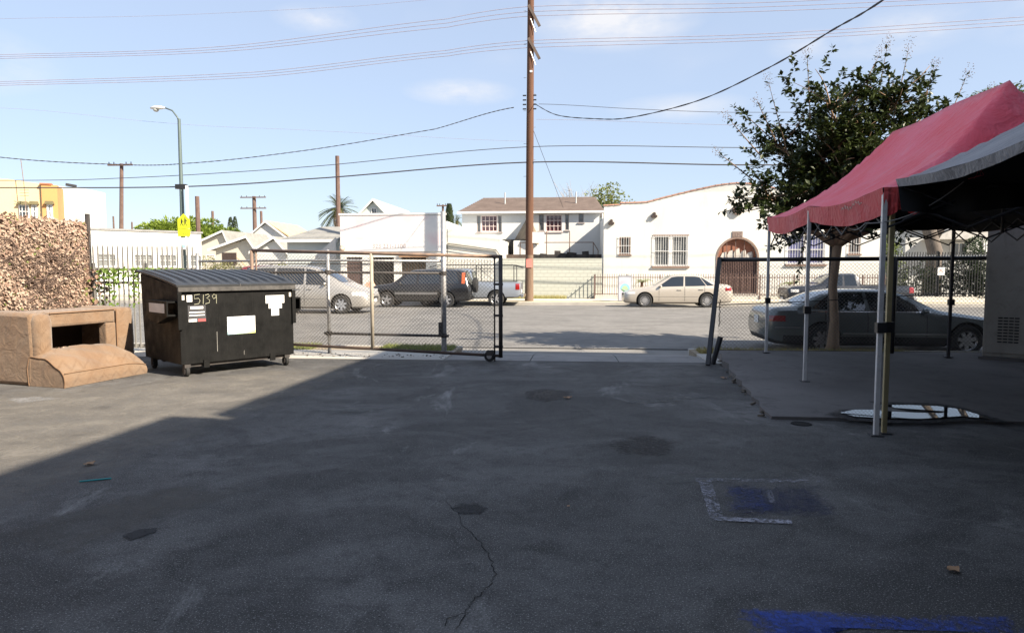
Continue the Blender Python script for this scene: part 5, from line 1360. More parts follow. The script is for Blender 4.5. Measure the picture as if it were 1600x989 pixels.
# small palms and plants in the yard
def little_palm(s, D, z, h, label, n=13, r=.55, lean=0.):
    t_ = thing('small_palm', label, 'palm', W(s, D, z)); MB().tube([(0, 0, -.05), (lean * .5, 0, h * .5), (lean, 0, h)], [.09, .075, .06], 8).build('trunk', mat('palm_trunk', (.16, .09, .05), .95, bump=.6, bscale=25), t_)
    g = MB()
    for i in range(n):
        a = 2 * pi * i / n + rnd(-.2, .2); up = rnd(.2, 1.1); d = Vector((cos(a), sin(a), 0))
        pts = [Vector((lean, 0, h)) + d * r * u + Vector((0, 0, up * .5 * u - .75 * u * u * r)) for u in (0, .25, .5, .75, 1)]
        for k_ in range(4):
            for s_ in (-1, 1):
                for w_ in range(3):
                    p = pts[k_].lerp(pts[k_ + 1], w_ / 3); sd = d.cross(Vector((0, 0, 1))) * s_; g.leaf(p, sd + d * .7 + Vector((0, 0, -.35)), Vector((0, 0, 1)), r * .42 * (1 - .1 * k_), .03)
    tag(g.build('crown', leafmat('palm_small_leaf', (.10, .15, .04), (.22, .27, .09), .3, .5), t_, fix=False), kind='stuff')
ps = SD(1000, 450, 37.4)[0]; little_palm(ps, 37.4, FZ, .75, 'small palm behind the iron fence beside the poster kiosk', lean=.12)
ps = SD(1226, 450, 37.4)[0]; little_palm(ps, 37.4, FZ, .7, 'leaning palm plant behind the iron fence past the arched door', 11, .7, .3)
# poster kiosk
kx, kz = SD(976, 473, 34.3)
kio = thing('poster_kiosk', 'grey poster kiosk with rainbow sun graphic on the far sidewalk', 'kiosk', W(kx, 34.3), -TH)
MB().box(-.34, .34, -.06, .06, 0, 1.28).build('frame', mat('kiosk_grey', (.30, .31, .33), .5, .2), kio, bevel=.01)
MB().box(-.30, .30, -.066, -.061, .05, 1.20).build('poster', mat('poster_lilac', (.50, .49, .56), .6), kio)
mb = MB()
mb.prism([(.24 * cos(pi * i / 12), .62 + .26 * sin(pi * i / 12)) for i in range(13)], -.069, -.067, 'y'); mb.build('poster_sun', mat('poster_sky', (.25, .52, .68), .6), kio)
MB().prism([(.15 * cos(pi * i / 12), .60 + .19 * sin(pi * i / 12)) for i in range(13)], -.072, -.070, 'y').build('poster_sun', mat('poster_green', (.38, .62, .30), .6), kio)
MB().prism([(-.22, .62), (0, .44), (.22, .62), (0, .54)], -.072, -.070, 'y').build('poster_leaf', mat('poster_leafgreen', (.10, .28, .08), .6), kio)
MB().box(-.25, .25, -.069, -.067, 1.06, 1.12).build('poster_title', m_whitepaint, kio)
# ------------------------------------------------------------------ pale block wall
bx0 = SD(783, 430, 38.0)[0]; bx1 = SD(942, 430, 38.0)[0]
bw = thing('block_wall', 'pale green-white concrete block wall behind the utility pole', 'wall', W(bx0, 38.0), -TH)
BL = bx1 - bx0 - .05; m_blk = stucco('pale_block', (.47, .485, .43), .3); m_mort = stucco('block_mortar', (.35, .365, .32), .25)
MB().box(0, BL, .012, .2, -.1, 2.14).build('mortar', m_mort, bw); MB().box(-.02, BL, -.02, .22, 2.142, 2.19).build('coping', m_blk, bw)
blk = None; nr = 11; bh = 2.14 / nr
for r in range(nr):
    x = -.2 * (r % 2)
    while x < BL - .02:
        a, b = max(0, x), min(BL, x + .4)
        if b - a > .3:
            if blk is None: blk = MB().box(0, .392, 0, .0115, .005, bh - .005).build('block', m_blk, bw); q = blk
            else: q = blk.copy(); C.objects.link(q); q.parent = bw
            q.location = (a, rnd(-.002, .002), r * bh)
        elif b - a > .02: MB().box(a, b - .008, 0, .0115, r * bh + .005, (r + 1) * bh - .005).build('block', m_blk, bw)
        x += .4
# ------------------------------------------------------------------ two-storey white house
TD = 44.0
def tz(px, py, D=TD): s, z = SD(px, py, D); return s - tx0, z
tx0 = SD(722, 360, TD)[0]; tx1 = SD(938, 360, TD)[0]; TW = tx1 - tx0
two = thing('two_storey_house', 'two-storey white house with brown shingle roof behind the block wall', 'house', W(tx0, TD), -TH)
ez = SD(830, 330, TD)[1]
wl_ = rect2 = lambda a, b: (tz(*a)[0], tz(*b)[0], tz(*b)[1], tz(*a)[1])
A1 = wl_((752, 337), (777, 362)); A2 = wl_((745, 337), (751, 363)); A3 = wl_((778, 337), (784, 363)); B1 = wl_((853, 336), (878, 362)); B2 = wl_((842, 335), (850, 361)); B3 = wl_((883, 335), (889, 360)); B4 = wl_((904, 334), (912, 348))
hs = [A1, A2, A3, B1, B2, B3, B4]
xs_, sol = wall_rects(hs, ez)
mb = MB(); facade(mb, sorted({0, TW} | xs_), sol, 0, .2); mb.build('wall', m_white2, two)
MB().box(0, TW, .202, 6.4, 0, ez).build('rear_walls', m_white2, two)
m_redw = mat('maroon_frame', (.22, .07, .07), .6); m_panem = glassmat('maroon_glass', (.09, .04, .045), .08)
for w_ in (A1, B1): window(two, *w_, 0, mat('pale_frame', (.60, .50, .48), .6), m_panem, (4, 3), .14, fw=.05)
for w_ in (A2, A3, B2, B3, B4): window(two, *w_, 0, mat('grey_frame', (.30, .27, .26), .6), m_paneg, (1, 2), .14, fw=.045)
rz_ = SD(830, 309, TD + 3.2)[1]
m_shin = mat('brown_shingle', (.115, .085, .07), .9, scale=2, col2=(.165, .125, .105), bump=.4, bscale=14)
mb = MB(); ov = .25
r0 = (-ov, -.35, ez - .05); r1 = (TW + ov, -.35, ez - .05); k0 = (1.15, 3.2, rz_); k1 = (TW - .25, 3.2, rz_); b0 = (-ov, 6.75, ez - .05); b1 = (TW + ov, 6.75, ez - .05)
mb.add([r0, r1, k1, k0, b0, b1], [(0, 1, 2, 3), (5, 4, 3, 2), (4, 0, 3), (1, 5, 2), (0, 4, 5, 1)]); roof = mb.build('roof', m_shin, two, fix=True)
nrow = 13
for i in range(nrow):                                                   # shingle courses
    u = (i + .5) / nrow; y = -.36 + 3.5 * u; z = ez - .05 + (rz_ - ez + .05) * u
    MB().obox(((-ov + 1.4 * u * .8 + TW + ov - .5 * u) / 2, y, z + .006), (TW + 2 * ov - 1.9 * u, .27, .014), Matrix.Rotation(atan2(rz_ - ez + .05, 3.55) - .03, 3, 'X')).build('shingle_course', m_shin, roof)
MB().box(-ov, TW + ov, -.38, -.352, ez - .16, ez - .03).build('fascia', m_whitepaint, roof)
for px in (789, 900):
    x = tz(px, 315, TD + 1.5)[0]; MB().tube([(x, 1.5, ez + .3), (x, 1.5, ez + 1.35)], .05, 6).build('vent_pipe', m_galv, roof)
# porch gable roof on the front
pa = tz(800, 372, 42.6)[0]; pb = tz(832, 372, 42.6)[0]
z0p = SD(805, 374, 42.6)[1]; z1p = SD(815, 335, 43.4)[1]
mb = MB(); mb.add([(pa, -1.5, z0p), (pb + .5, -1.5, z0p), (pa + .75, -.02, z1p), (pb + .5, -.02, z1p), (pa + .5, -1.7, z0p + .75)], [(0, 1, 3, 2), (0, 2, 4)])
g_ = MB(); g_.add([(pa, -.02, z0p - .05), (pa + .9, -1.8, z0p + .02), (pa + .95, -.02, z1p), (pa + .95, -1.35, z1p - .55), (pb + .4, -.02, z0p), (pb + .4, -1.8, z0p - .35)],
                  [(0, 1, 3, 2), (2, 3, 5, 4), (0, 2, 4), (1, 5, 3), (0, 4, 5, 1)])
g_.build('porch_roof', mat('olive_shingle', (.15, .12, .085), .9, scale=3, col2=(.22, .18, .13), bump=.4), two)
MB().box(pa + .1, pb + .3, -1.5, -.02, z0p - 1.0, z0p - .08).build('porch_wall', m_white2, two)
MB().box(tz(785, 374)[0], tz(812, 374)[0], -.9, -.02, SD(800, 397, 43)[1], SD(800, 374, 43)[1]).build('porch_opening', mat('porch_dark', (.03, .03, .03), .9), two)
mb = MB()
ya, yz = -1.5, SD(860, 379, 42.5)[1]
xa_, xb_ = tz(813, 379, 42.5)[0], tz(927, 379, 42.5)[0]
mb.tube([(xa_, ya, yz), (xb_, ya, yz)], .03, 6)
for px in (854, 890): x = tz(px, 380, 42.5)[0]; mb.tube([(x, ya, .5), (x, ya, SD(px, 362, 42.5)[1])], .035, 6)
for px in (813, 927): x = tz(px, 380, 42.5)[0]; mb.tube([(x, ya, 1.2), (x, ya, yz)], .03, 6)
mb.tube([(xb_, ya, yz), (xb_ + .3, ya, yz - .5), (xb_ + .3, ya, 1.5)], .03, 6); mb.build('railing', m_rustpipe, two)
MB().box(xa_ - .8, xb_ + .6, -2.4, -1.3, SD(860, 403, 42)[1] - .25, SD(860, 398, 42)[1]).build('carport_roof', mat('rusty_carport', (.05, .04, .035), .8, col2=(.13, .09, .07)), two)
MB().tube([(TW + .12, -.05, 0), (TW + .12, -.05, ez - .2)], .05, 8).build('downpipe', m_whitepaint, two)
clut = []
for i in range(9):
    px = 838 + 11 * i; hh = rnd(.22, .5); s_ = SD(px, 395, 41.0)[0]; z_ = SD(880, 401, 41)[1] - .12 + hh / 2 - .03
    o = MB().obox((0, 0, 0), (rnd(.35, .62), .3, hh), Matrix.Rotation(rnd(-.12, .12), 3, 'Y')); clut.append((o, s_, z_))
ct = thing('stored_clutter', 'dark junk stacked on the carport behind the block wall', 'junk', W(SD(880, 400, 41.0)[0], 41.0, 0), -TH)
for o, s_, z_ in clut: o.v = [(x + s_ - SD(880, 400, 41.0)[0], y, z + z_) for x, y, z in o.v]; o.build('bundle', mat('junk_dark', (.02, .02, .02), .8, col2=(.07, .06, .055)), ct)
MB().box(-2.6, 2.4, -.3, .3, -.0, SD(880, 401, 41)[1] - .12).build('bench', MATS['junk_dark'], ct)
# ------------------------------------------------------------------ corner shop with the big blank sign
SDD = 37.4
def oz_(px, py, D=SDD): s, z = SD(px, py, D); return s - sx0, z
sx0 = SD(532, 400, SDD)[0]; sx1 = SD(695, 400, SDD)[0]; SW_ = sx1 - sx0
shop = thing('corner_shop', 'white corner shop with a large faded signboard and barred doorways', 'shop', W(sx0, SDD), -TH)
zt_ = SD(620, 336, SDD)[1]
R4 = lambda a, b: (oz_(*a)[0], oz_(*b)[0], 0.02, oz_(*a)[1])
d1 = R4((541, 402), (567, 460)); d2 = R4((582, 402), (616, 460)); d3 = R4((627, 402), (666, 460)); d4 = R4((673, 404), (690, 460))
xs_, sol = wall_rects([d1, d2, d3], zt_)
mb = MB(); facade(mb, sorted({0, SW_} | xs_), sol, 0, .25); mb.build('wall', m_white, shop)
MB().box(.02, SW_ - .02, .8, 9, 0, zt_ - .3).build('rear_walls', m_white2, shop)
MB().box(-.05, SW_ + .05, -.06, .3, zt_, zt_ + .10).build('coping', m_whitepaint, shop)
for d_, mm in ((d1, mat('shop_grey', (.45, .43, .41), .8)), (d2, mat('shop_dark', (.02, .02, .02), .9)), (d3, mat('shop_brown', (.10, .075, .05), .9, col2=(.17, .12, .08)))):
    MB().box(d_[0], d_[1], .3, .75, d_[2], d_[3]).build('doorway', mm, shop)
for (d_, n, m_) in ((d1, 9, m_iron), (d2, 4, m_blackiron), (d3, 8, m_darkpipe)):
    for i in range(n + 1): x = d_[0] + .03 + (d_[1] - d_[0] - .06) * i / n; MB().box(x - .022, x + .022, .10, .14, d_[2], d_[3]).build('bar', m_, shop)
    MB().box(d_[0], d_[1], .141, .16, d_[3] - .35, d_[3] - .29).build('crossbar', m_, shop)
MB().box(d3[0] - .1, d3[1] + .15, -.12, -.002, d3[3] + .002, d3[3] + .16).build('awning_rail', mat('rust_awning', (.33, .20, .12), .8), shop)
# signboard: its lettering is blurred beyond reading; only the telephone digits at the foot still show
t = NT('sign_face'); n1 = t.noise(.55, 2, .4); n2 = t.noise(.8, 2, .4, 0, (1, 1, 1.7))
c = t.mix(t.rng(n1, .46, .66, 0, .6), (.64, .64, .64), (.60, .42, .45)); c = t.mix(t.rng(n2, .5, .7, 0, .4), c, (.46, .50, .52)); t.col(c); t.set(Roughness=.7)
sg_ = MB().box(.02, SW_ - .02, -.05, -.002, oz_(600, 393)[1], zt_ - .06).build('signboard', t.m, shop)
text('323 231-1100', .34, mat('sign_digits', (.33, .27, .27), .8), sg_, (oz_(582, 388)[0], -.053, oz_(582, 388)[1]), (pi / 2, 0, 0), 'sign_digits', .003)
MB().lathe([(.0, -.25), (.14, -.22), (.17, -.1), (.1, 0), (0, 0)], 14, 'y', (oz_(536, 388)[0], -.05, oz_(536, 388)[1])).build('wall_lamp', mat('lamp_tan', (.5, .42, .33), .6), shop, smooth=True)
# annex to the right with its slanted gutter, annex with grey roof to the left
an = thing('shop_annex', 'low white annex with sloping gutter between the shop and block wall', 'annex', W(sx1 + .02, 38.2), -TH)
aw = SD(782, 400, 38.2)[0] - sx1 - .02
az0 = SD(697, 357, 38.2)[1]; az1 = SD(775, 374, 38.2)[1]
mb = MB().prism([(0, 0), (aw, 0), (aw, az1), (aw * .55, az1 + .25), (0, az0)], 0, 6, 'y'); mb.build('wall', m_white, an)
ga, gb = SD(697, 380, 38.0)[1], SD(772, 390, 38.0)[1]
MB().tube([(0, -.12, ga), (aw * .93, -.12, gb), (aw * 1.0, -.12, gb - .3)], .07, 6).build('gutter', mat('gutter_grey', (.40, .38, .34), .7), an)
MB().tube([(.05, -.1, ga - .3), (aw * .8, -.1, gb - .25)], .02, 5).build('pipe', m_galv, an)
for i in range(16): x = .05 + i * .16; MB().box(x, x + .03, -.5, -.47, .1, SD(700, 405, 37.7)[1]).build('picket', m_greyiron, an)
MB().box(.0, 2.6, -.469, -.45, 1.6, 1.65).build('picket_rail', m_greyiron, an)
lx0 = SD(445, 380, 40)[0]; lx1 = SD(531, 380, 40)[0]; lw = lx1 - lx0
le = thing('grey_roofed_annex', 'low white house with grey hip roof beside the shop', 'house', W(lx0, 40.0), -TH)
lz0 = SD(450, 376, 40)[1]; lz1 = SD(500, 354, 41.5)[1]
MB().box(.15, lw, 0, 5, 0, lz0).build('wall', m_ltblue, le)
mb = MB(); mb.add([(-.35, -.4, lz0), (lw, -.4, lz0), (lw, 1.9, lz1), (1.6, 1.9, lz1), (-.35, 5, lz0), (lw, 5, lz0)], [(0, 1, 2, 3), (0, 3, 4), (4, 3, 2, 5), (1, 5, 2), (0, 4, 5, 1)])
mb.build('roof', mat('grey_shingle', (.20, .20, .185), .9, scale=2, col2=(.27, .265, .25), bump=.4, bscale=12), le)
MB().box(-.38, lw, -.43, -.402, lz0 - .12, lz0 + .04).build('fascia', m_whitepaint, le)
MB().prism([(1.9, lz0 - 1.1), (lw - .05, lz0 - 1.1), (lw - .05, lz0 + .15)], -.6, -.45, 'y').build('stair_wall', m_white, le)
bo = thing('brown_box', 'orange-brown box standing by the shop doorway', 'box', W(SD(581, 452, 36.6)[0], 36.4, .0), -TH)
MB().box(-.28, .25, -.2, .2, 0, .62).build('box', mat('carton', (.42, .20, .10), .85), bo, bevel=.01); MB().prism([(-.28, .622), (.25, .622), (.1, .95), (-.2, .85)], -.18, .18, 'y').build('bag', mat('carton2', (.55, .33, .24), .85), bo)

# ------------------------------------------------------------------ houses and trees far behind
def gable(name, label, px0, px1, py_eave, py_ridge, D, depth, wall, roofm, axis='x', base=0., over=.35, cat='house', ridge_px=None):
    s0, ze = SD(px0, py_eave, D); s1, _ = SD(px1, py_eave, D); zr = SD((px0 + px1) / 2, py_ridge, D + (depth / 2 if axis == 'x' else 0))[1]; w = s1 - s0
    h = thing(name, label, cat, W(s0, D), -TH)
    if axis == 'x':                                                # ridge along the street
        MB().box(0, w, 0, depth, 0, ze).build('wall', wall, h)
        mb = MB(); mb.add([(-over, -over, ze - .05), (w + over, -over, ze - .05), (w + over, depth / 2, zr), (-over, depth / 2, zr), (-over, depth + over, ze - .05), (w + over, depth + over, ze - .05)], [(0, 1, 2, 3), (3, 2, 5, 4), (0, 3, 4), (1, 5, 2), (0, 4, 5, 1)]); mb.build('roof', roofm, h)
        MB().box(-over, w + over, -over - .03, -over - .002, ze - .17, ze - .02).build('fascia', m_whitepaint, h)
    else:                                                          # gable end faces the street
        rx = (SD(ridge_px, py_ridge, D)[0] - s0) if ridge_px else w / 2
        MB().prism([(0, 0), (w, 0), (w, ze), (rx, zr - .12), (0, ze)], 0, depth, 'y').build('wall', wall, h)
        mb = MB(); th = .12
        for (xa, za, xb, zb_) in ((-over, ze - .05 - over * (zr - ze) / max(.1, rx), rx, zr), (w + over, ze - .05 - over * (zr - ze) / max(.1, w - rx), rx, zr)):
            mb.add([(xa, -over, za), (xb, -over, zb_), (xb, depth, zb_), (xa, depth, za), (xa, -over, za + th), (xb, -over, zb_ + th), (xb, depth, zb_ + th), (xa, depth, za + th)], [(0, 3, 2, 1), (4, 5, 6, 7), (0, 1, 5, 4), (1, 2, 6, 5), (2, 3, 7, 6), (3, 0, 4, 7)])
        mb.build('roof', roofm, h)
        mb = MB()
        for (xa, za, xb, zb_) in ((-over, ze - .05 - over * (zr - ze) / max(.1, rx), rx, zr), (w + over, ze - .05 - over * (zr - ze) / max(.1, w - rx), rx, zr)):
            mb.add([(xa, -over - .03, za - .08), (xb, -over - .03, zb_ - .08), (xb, -over - .03, zb_ + .13), (xa, -over - .03, za + .13), (xa, -over - .003, za - .08), (xb, -over - .003, zb_ - .08), (xb, -over - .003, zb_ + .13), (xa, -over - .003, za + .13)], [(0, 1, 2, 3), (7, 6, 5, 4), (0, 4, 5, 1), (2, 6, 7, 3), (1, 5, 6, 2), (0, 3, 7, 4)])
        mb.build('barge_board', m_whitepaint, h)
    return h, w, ze, zr
m_gsh = MATS['grey_shingle']; m_psh = mat('pale_shingle', (.42, .40, .38), .9, scale=2, col2=(.52, .50, .47)); m_tansh = mat('tan_shingle', (.45, .33, .20), .9, scale=2, col2=(.55, .42, .27)); m_ggr = mat('green_grey_shingle', (.30, .33, .29), .9, scale=2, col2=(.38, .41, .36))
h, w, ze, zr = gable('gabled_house', 'tall white gabled house with attic window rising behind the shop', 562, 606, 336, 313, 60, 13, m_ltblue, m_ggr, 'y', ridge_px=584)
window(h, w * .42, w * .42 + .5, ze + .05, ze + .6, -.09, m_whitepaint, m_glass, (2, 1), .1)
h, w, ze, zr = gable('bungalow', 'cream bungalow with open gable left of the porch house', 313, 357, 378, 362, 62, 9, m_cream, m_gsh, 'y', ridge_px=350)
window(h, .5, 1.4, 1.5, 2.9, -.05, m_whitepaint, m_glass, (1, 2), .1)
h, w, ze, zr = gable('porch_house', 'cream house with bracketed porch roof behind the hedge', 337, 400, 388, 371, 58, 6, m_cream, m_gsh, 'y', ridge_px=388, over=.5)
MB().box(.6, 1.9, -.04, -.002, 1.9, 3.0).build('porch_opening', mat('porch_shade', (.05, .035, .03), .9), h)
MB().tube([(2.2, -.6, 2.6), (2.9, -.05, 1.7)], .06, 5).build('bracket', m_tansh, h)
h, w, ze, zr = gable('pyramid_house', 'pale house with tan-edged pyramid roof beyond the bungalows', 384, 452, 374, 347, 72, 9, m_white2, m_psh, 'y', ridge_px=416, over=.3)
MB().prism([(w * .47, zr + .16), (w * .99, ze + .45), (w * 1.04, ze + .1), (w * .47, zr + .14)], -.2, 8.8, 'y').build('roof_edge', m_tansh, h)
gable('small_gable_house', 'small white gable between the porch house and grey-roofed annex', 398, 447, 391, 372, 54, 6, m_white2, m_gsh, 'y', ridge_px=430)
# long white building across the side street
pA, pB = P(138, 359, 42.5), P(314, 366.5, 47.3)
lb = thing('long_white_building', 'long low white building with small windows behind the picket fence', 'building', (pA.x, pA.y, 0), atan2(pB.y - pA.y, pB.x - pA.x))
bl = hypot(pB.x - pA.x, pB.y - pA.y); bz = pA.z
hl = []
for px in (164, 219, 258, 300):
    u = (px - 140) / 174 * bl; hl.append((u - .55, u + .55, 1.75, 2.55))
xs_, sol = wall_rects(hl, bz)
mb = MB(); facade(mb, sorted({-9., bl} | xs_), sol, 0, .25); mb.build('wall', m_white, lb)
MB().box(-8.98, bl - .02, .27, 8, 0, bz - .1).build('rear_walls', m_white2, lb)
MB().box(-9.1, bl + .1, -.08, 8, bz, bz + .12).build('roof_edge', mat('roof_edge_grey', (.22, .22, .22), .8), lb)
for w_ in hl: window(lb, *w_, 0, mat('grey_frame2', (.45, .45, .43), .7), m_paneg, (3, 2), .15)
# orange and pale building far left
def plane_at(px, py, Y, phi):
    Q = P(px, py, Y); e = Vector((cos(phi), sin(phi), 0)); nn = Vector((-sin(phi), cos(phi), 0))
    def f(px_, py_):
        d = ray(px_, py_); t_ = (Q.x * nn.x + Q.y * nn.y) / (d.x * nn.x + d.y * nn.y); q = d * t_
        return (q.x - Q.x) * e.x + (q.y - Q.y) * e.y, q.z + CAMZ
    return Q, f
Q, oo = plane_at(-60, 330, 60, radians(26))
ob = thing('orange_building', 'peach and orange building with white bow windows, far left', 'building', (Q.x, Q.y, 0), radians(26))
e66, e90 = oo(66, 310)[0], oo(91, 310)[0]
mb = MB().prism([(0, 0), (e66, 0), (e66, oo(66, 288)[1]), (oo(20, 281)[0], oo(20, 281)[1]), (0, oo(-60, 274)[1])], 0, 12, 'y'); mb.build('wall', stucco('peach_stucco', (.58, .45, .27), .05), ob)
MB().box(e66 + .005, e90, -.35, 12, 0, oo(80, 290)[1]).build('tower', stucco('orange_stucco', (.50, .26, .10), .08), ob)
MB().box(e66 - .1, oo(82, 300)[0], -.45, .5, oo(80, 290)[1] + .002, oo(80, 287.5)[1]).build('tower_cap', mat('red_cap', (.35, .12, .06), .8), ob)
for (a, b) in ((29, 46), (49, 59), (74, 84)):
    x0, z1 = oo(a, 320); x1, z0 = oo(b, 336); y = 0 if a < 66 else -.35
    w_ = window(ob, x0, x1, z0 - .3, z1, y - .12, m_whitepaint, m_glass, (3, 2), .11, fw=.08)
    MB().prism([(x0 - .15, z1 + .002), (x1 + .15, z1 + .002), ((x0 + x1) / 2 + .3, z1 + .28), ((x0 + x1) / 2 - .3, z1 + .28)], y - .4, y - .002, 'y').build('hood', mat('hood_olive', (.14, .12, .06), .8), w_)
Q, pz = plane_at(91.5, 330, 66, radians(31))
pw = thing('pale_building', 'plain pale blue-white building beside the orange one', 'building', (Q.x, Q.y, 0), radians(31))
e1 = pz(165, 320)[0]
MB().prism([(0.02, 0), (e1, 0), (e1, pz(165, 302)[1]), (pz(140, 297)[0], pz(140, 296.5)[1]), (0.02, pz(91, 291)[1])], 0, 10, 'y').build('wall', m_ltblue, pw)
MB().obox((pz(111, 291)[0], .6, pz(111, 291)[1] + .12), (.9, .8, .2), Matrix.Rotation(.15, 3, 'Y')).build('roof_vent', m_black, pw)
an_ = thing('antenna_mast', 'thin television antenna mast above the orange building', 'antenna', P(41, 330, 61)); h_ = P(37, 250, 61).z - an_.location.z
mb = MB().tube([(0, 0, -1), (-.05, 0, h_ * .4), (-.25, 0, h_)], .03, 5)
for k_ in range(3): mb.tube([(-.5, 0, h_ * .3 + .25 * k_), (.3, 0, h_ * .3 + .25 * k_)], .02, 4)
mb.build('mast', m_rustpipe, an_)
# dark fence, house and tree behind at the right
s0 = SD(1376, 430, 36.9)[0] + .1; s1 = SD(1640, 430, 36.9)[0]
df = thing('black_fence', 'tall black iron fence with white sign beyond the parked pickup', 'fence', W(s0, 36.9), -TH); dl = s1 - s0
zt1 = SD(1450, 394, 36.9)[1]
for z in (.35, zt1 - .18): MB().box(0, dl, -.03, .03, z - .03, z + .03).build('rail', m_galv if z > 1 else m_blackiron, df)
pk = None; x = .04
while x < dl:
    if pk is None: pk = MB().box(-.016, .016, -.065, -.031, .12, zt1).build('picket', m_blackiron, df); q = pk
    else: q = pk.copy(); C.objects.link(q); q.parent = df
    q.location = (x, 0, 0); x += .135
for x in (0, dl * .33, dl * .66): MB().box(x - .05, x + .05, -.03, .07, -.2, zt1 + .05).build('post', m_blackiron, df)
a_, z_ = SD(1471, 424, 36.8); MB().box(a_ - s0 - .17, a_ - s0 + .17, -.085, -.066, z_ - .2, z_ + .2).build('sign', m_stk, df); MB().box(a_ - s0 - .1, a_ - s0 + .08, -.088, -.0855, z_ - .08, z_ + .12).build('sign_mark', mat('sign_mark', (.5, .4, .38), .7), df)
MB().box(0, dl, -.10, .25, -.2, .11).build('base_wall', m_conc_far, df)
rh, w, ze, zr = gable('grey_house', 'pale grey house with a small porch behind the black iron fence', 1416, 1700, 352, 318, 44, 9, stucco('grey_siding', (.46, .47, .47), .15), m_gsh, 'x')
MB().prism([(.9, 3.35), (4.2, 3.35), (4.0, 3.9), (2.2, 4.1)], -1.4, -.02, 'y').build('porch_roof', mat('porch_grey', (.40, .39, .37), .8), rh)
for x in (1.1, 4.0): MB().box(x - .05, x + .05, -1.3, -1.2, 0, 3.34).build('porch_post', m_whitepaint, rh)
window(rh, 2.6, 3.6, 2.0, 3.2, -.1, m_whitepaint, m_glass, (2, 1), .09); window(rh, 4.5, 5.6, 1.9, 3.3, -.1, m_whitepaint, m_paneg, (2, 1), .09); window(rh, 7.2, 8.6, 1.7, 3.5, -.1, m_whitepaint, m_paneg, (2, 2), .09, 8)
def shrub(name, label, pos, rx, ry, rz, n, ca_, cb_, leaf=.12, cat='shrub', matn=None):
    t_ = thing(name, label, cat, pos); g = MB(); R = random.Random(sum(map(ord, label)) % 1000)
    cl = [(Vector((R.gauss(0, .5) * rx, R.gauss(0, .5) * ry, rz + R.uniform(-.8, .85) * rz)), R.uniform(.25, .5)) for i in range(22)]
    for i in range(n):
        c_, r_ = R.choice(cl); d = Vector((R.gauss(0, 1), R.gauss(0, 1), R.gauss(0, 1))).normalized()
        p = c_ + Vector((d.x * rx, d.y * ry, d.z * rz)) * r_; p.z = max(.02, p.z)
        g.leaf(p, d + Vector((0, 0, R.uniform(-.6, .4))), Vector((R.uniform(-1, 1), R.uniform(-1, 1), 1)), leaf * R.uniform(.6, 1.4), leaf * .6)
    m_ = matn or leafmat(name + '_leaf_%d' % (sum(map(ord, label)) % 997), ca_, cb_, .3, .55, 1.5 / max(.5, rx))
    tag(g.build('crown', m_, t_, fix=False), kind='stuff'); MB().tube([(0, 0, -.1), (.03, 0, rz * .7), (.0, .05, rz * 1.4)], [.05 * max(1, rz), .04 * max(1, rz), .02 * max(1, rz)], 6).build('trunk', m_bark2, t_)
    return t_
shrub('garden_shrub', 'round green shrub beside the end of the mission house', P(1386, 440, 39.5) * 1. - Vector((0, 0, P(1386, 440, 39.5).z - .1)), .75, .6, 1.55, 2600, (.07, .11, .02), (.20, .24, .06), .13)
shrub('garden_shrub', 'dark leafy shrub behind the black iron fence', W(SD(1490, 440, 38)[0], 38.2, 0), 2.4, .6, 1.0, 4200, (.012, .022, .01), (.03, .045, .018), .14)
shrub('garden_shrub', 'tall dark shrub near the cabinet behind the black fence', W(SD(1512, 440, 38)[0] + .4, 38.0, 0), .7, .5, 1.5, 2600, (.012, .025, .01), (.03, .05, .018), .14)
tr2 = thing('yard_tree', 'thick-trunked tree behind the black iron fence', 'tree', W(SD(1456, 440, 40)[0], 40.0, 0))
MB().tube([(0, 0, -.1), (0, 0, 1.2), (.1, 0, 2.6), (-.35, 0, 4.0), (-.7, 0, 5.4), (2.6, 0, 9.4)], [.55, .45, .38, .35, .2, .08], 10).build('trunk', m_bark2, tr2, smooth=True)
MB().tube([(-.1, 0, 3.2), (.9, .3, 4.4), (3.9, .2, 9.4)], [.28, .2, .12], 8).build('limb', m_bark2, tr2, smooth=True)
g = MB(); R = random.Random(5)
for i in range(6500):
    d = Vector((R.gauss(0, 1), R.gauss(0, 1), R.gauss(0, .8))); d = d.normalized() * R.uniform(.6, 1.) ** .6; p = Vector((3.6 + d.x * 2.6, d.y * 2.4, 9.9 + d.z * 1.8))
    if sin(3 * p.x) * sin(2.4 * p.z + 1) * sin(2 * p.y) > .25: continue
    g.leaf(p, Vector((R.uniform(-1, 1), R.uniform(-1, 1), R.uniform(-1, .3))), Vector((0, 0, 1)), .2, .12)
tag(g.build('crown', leafmat('yard_tree_leaf', (.03, .05, .012), (.07, .10, .025), .3, .5), tr2, fix=False), kind='stuff')
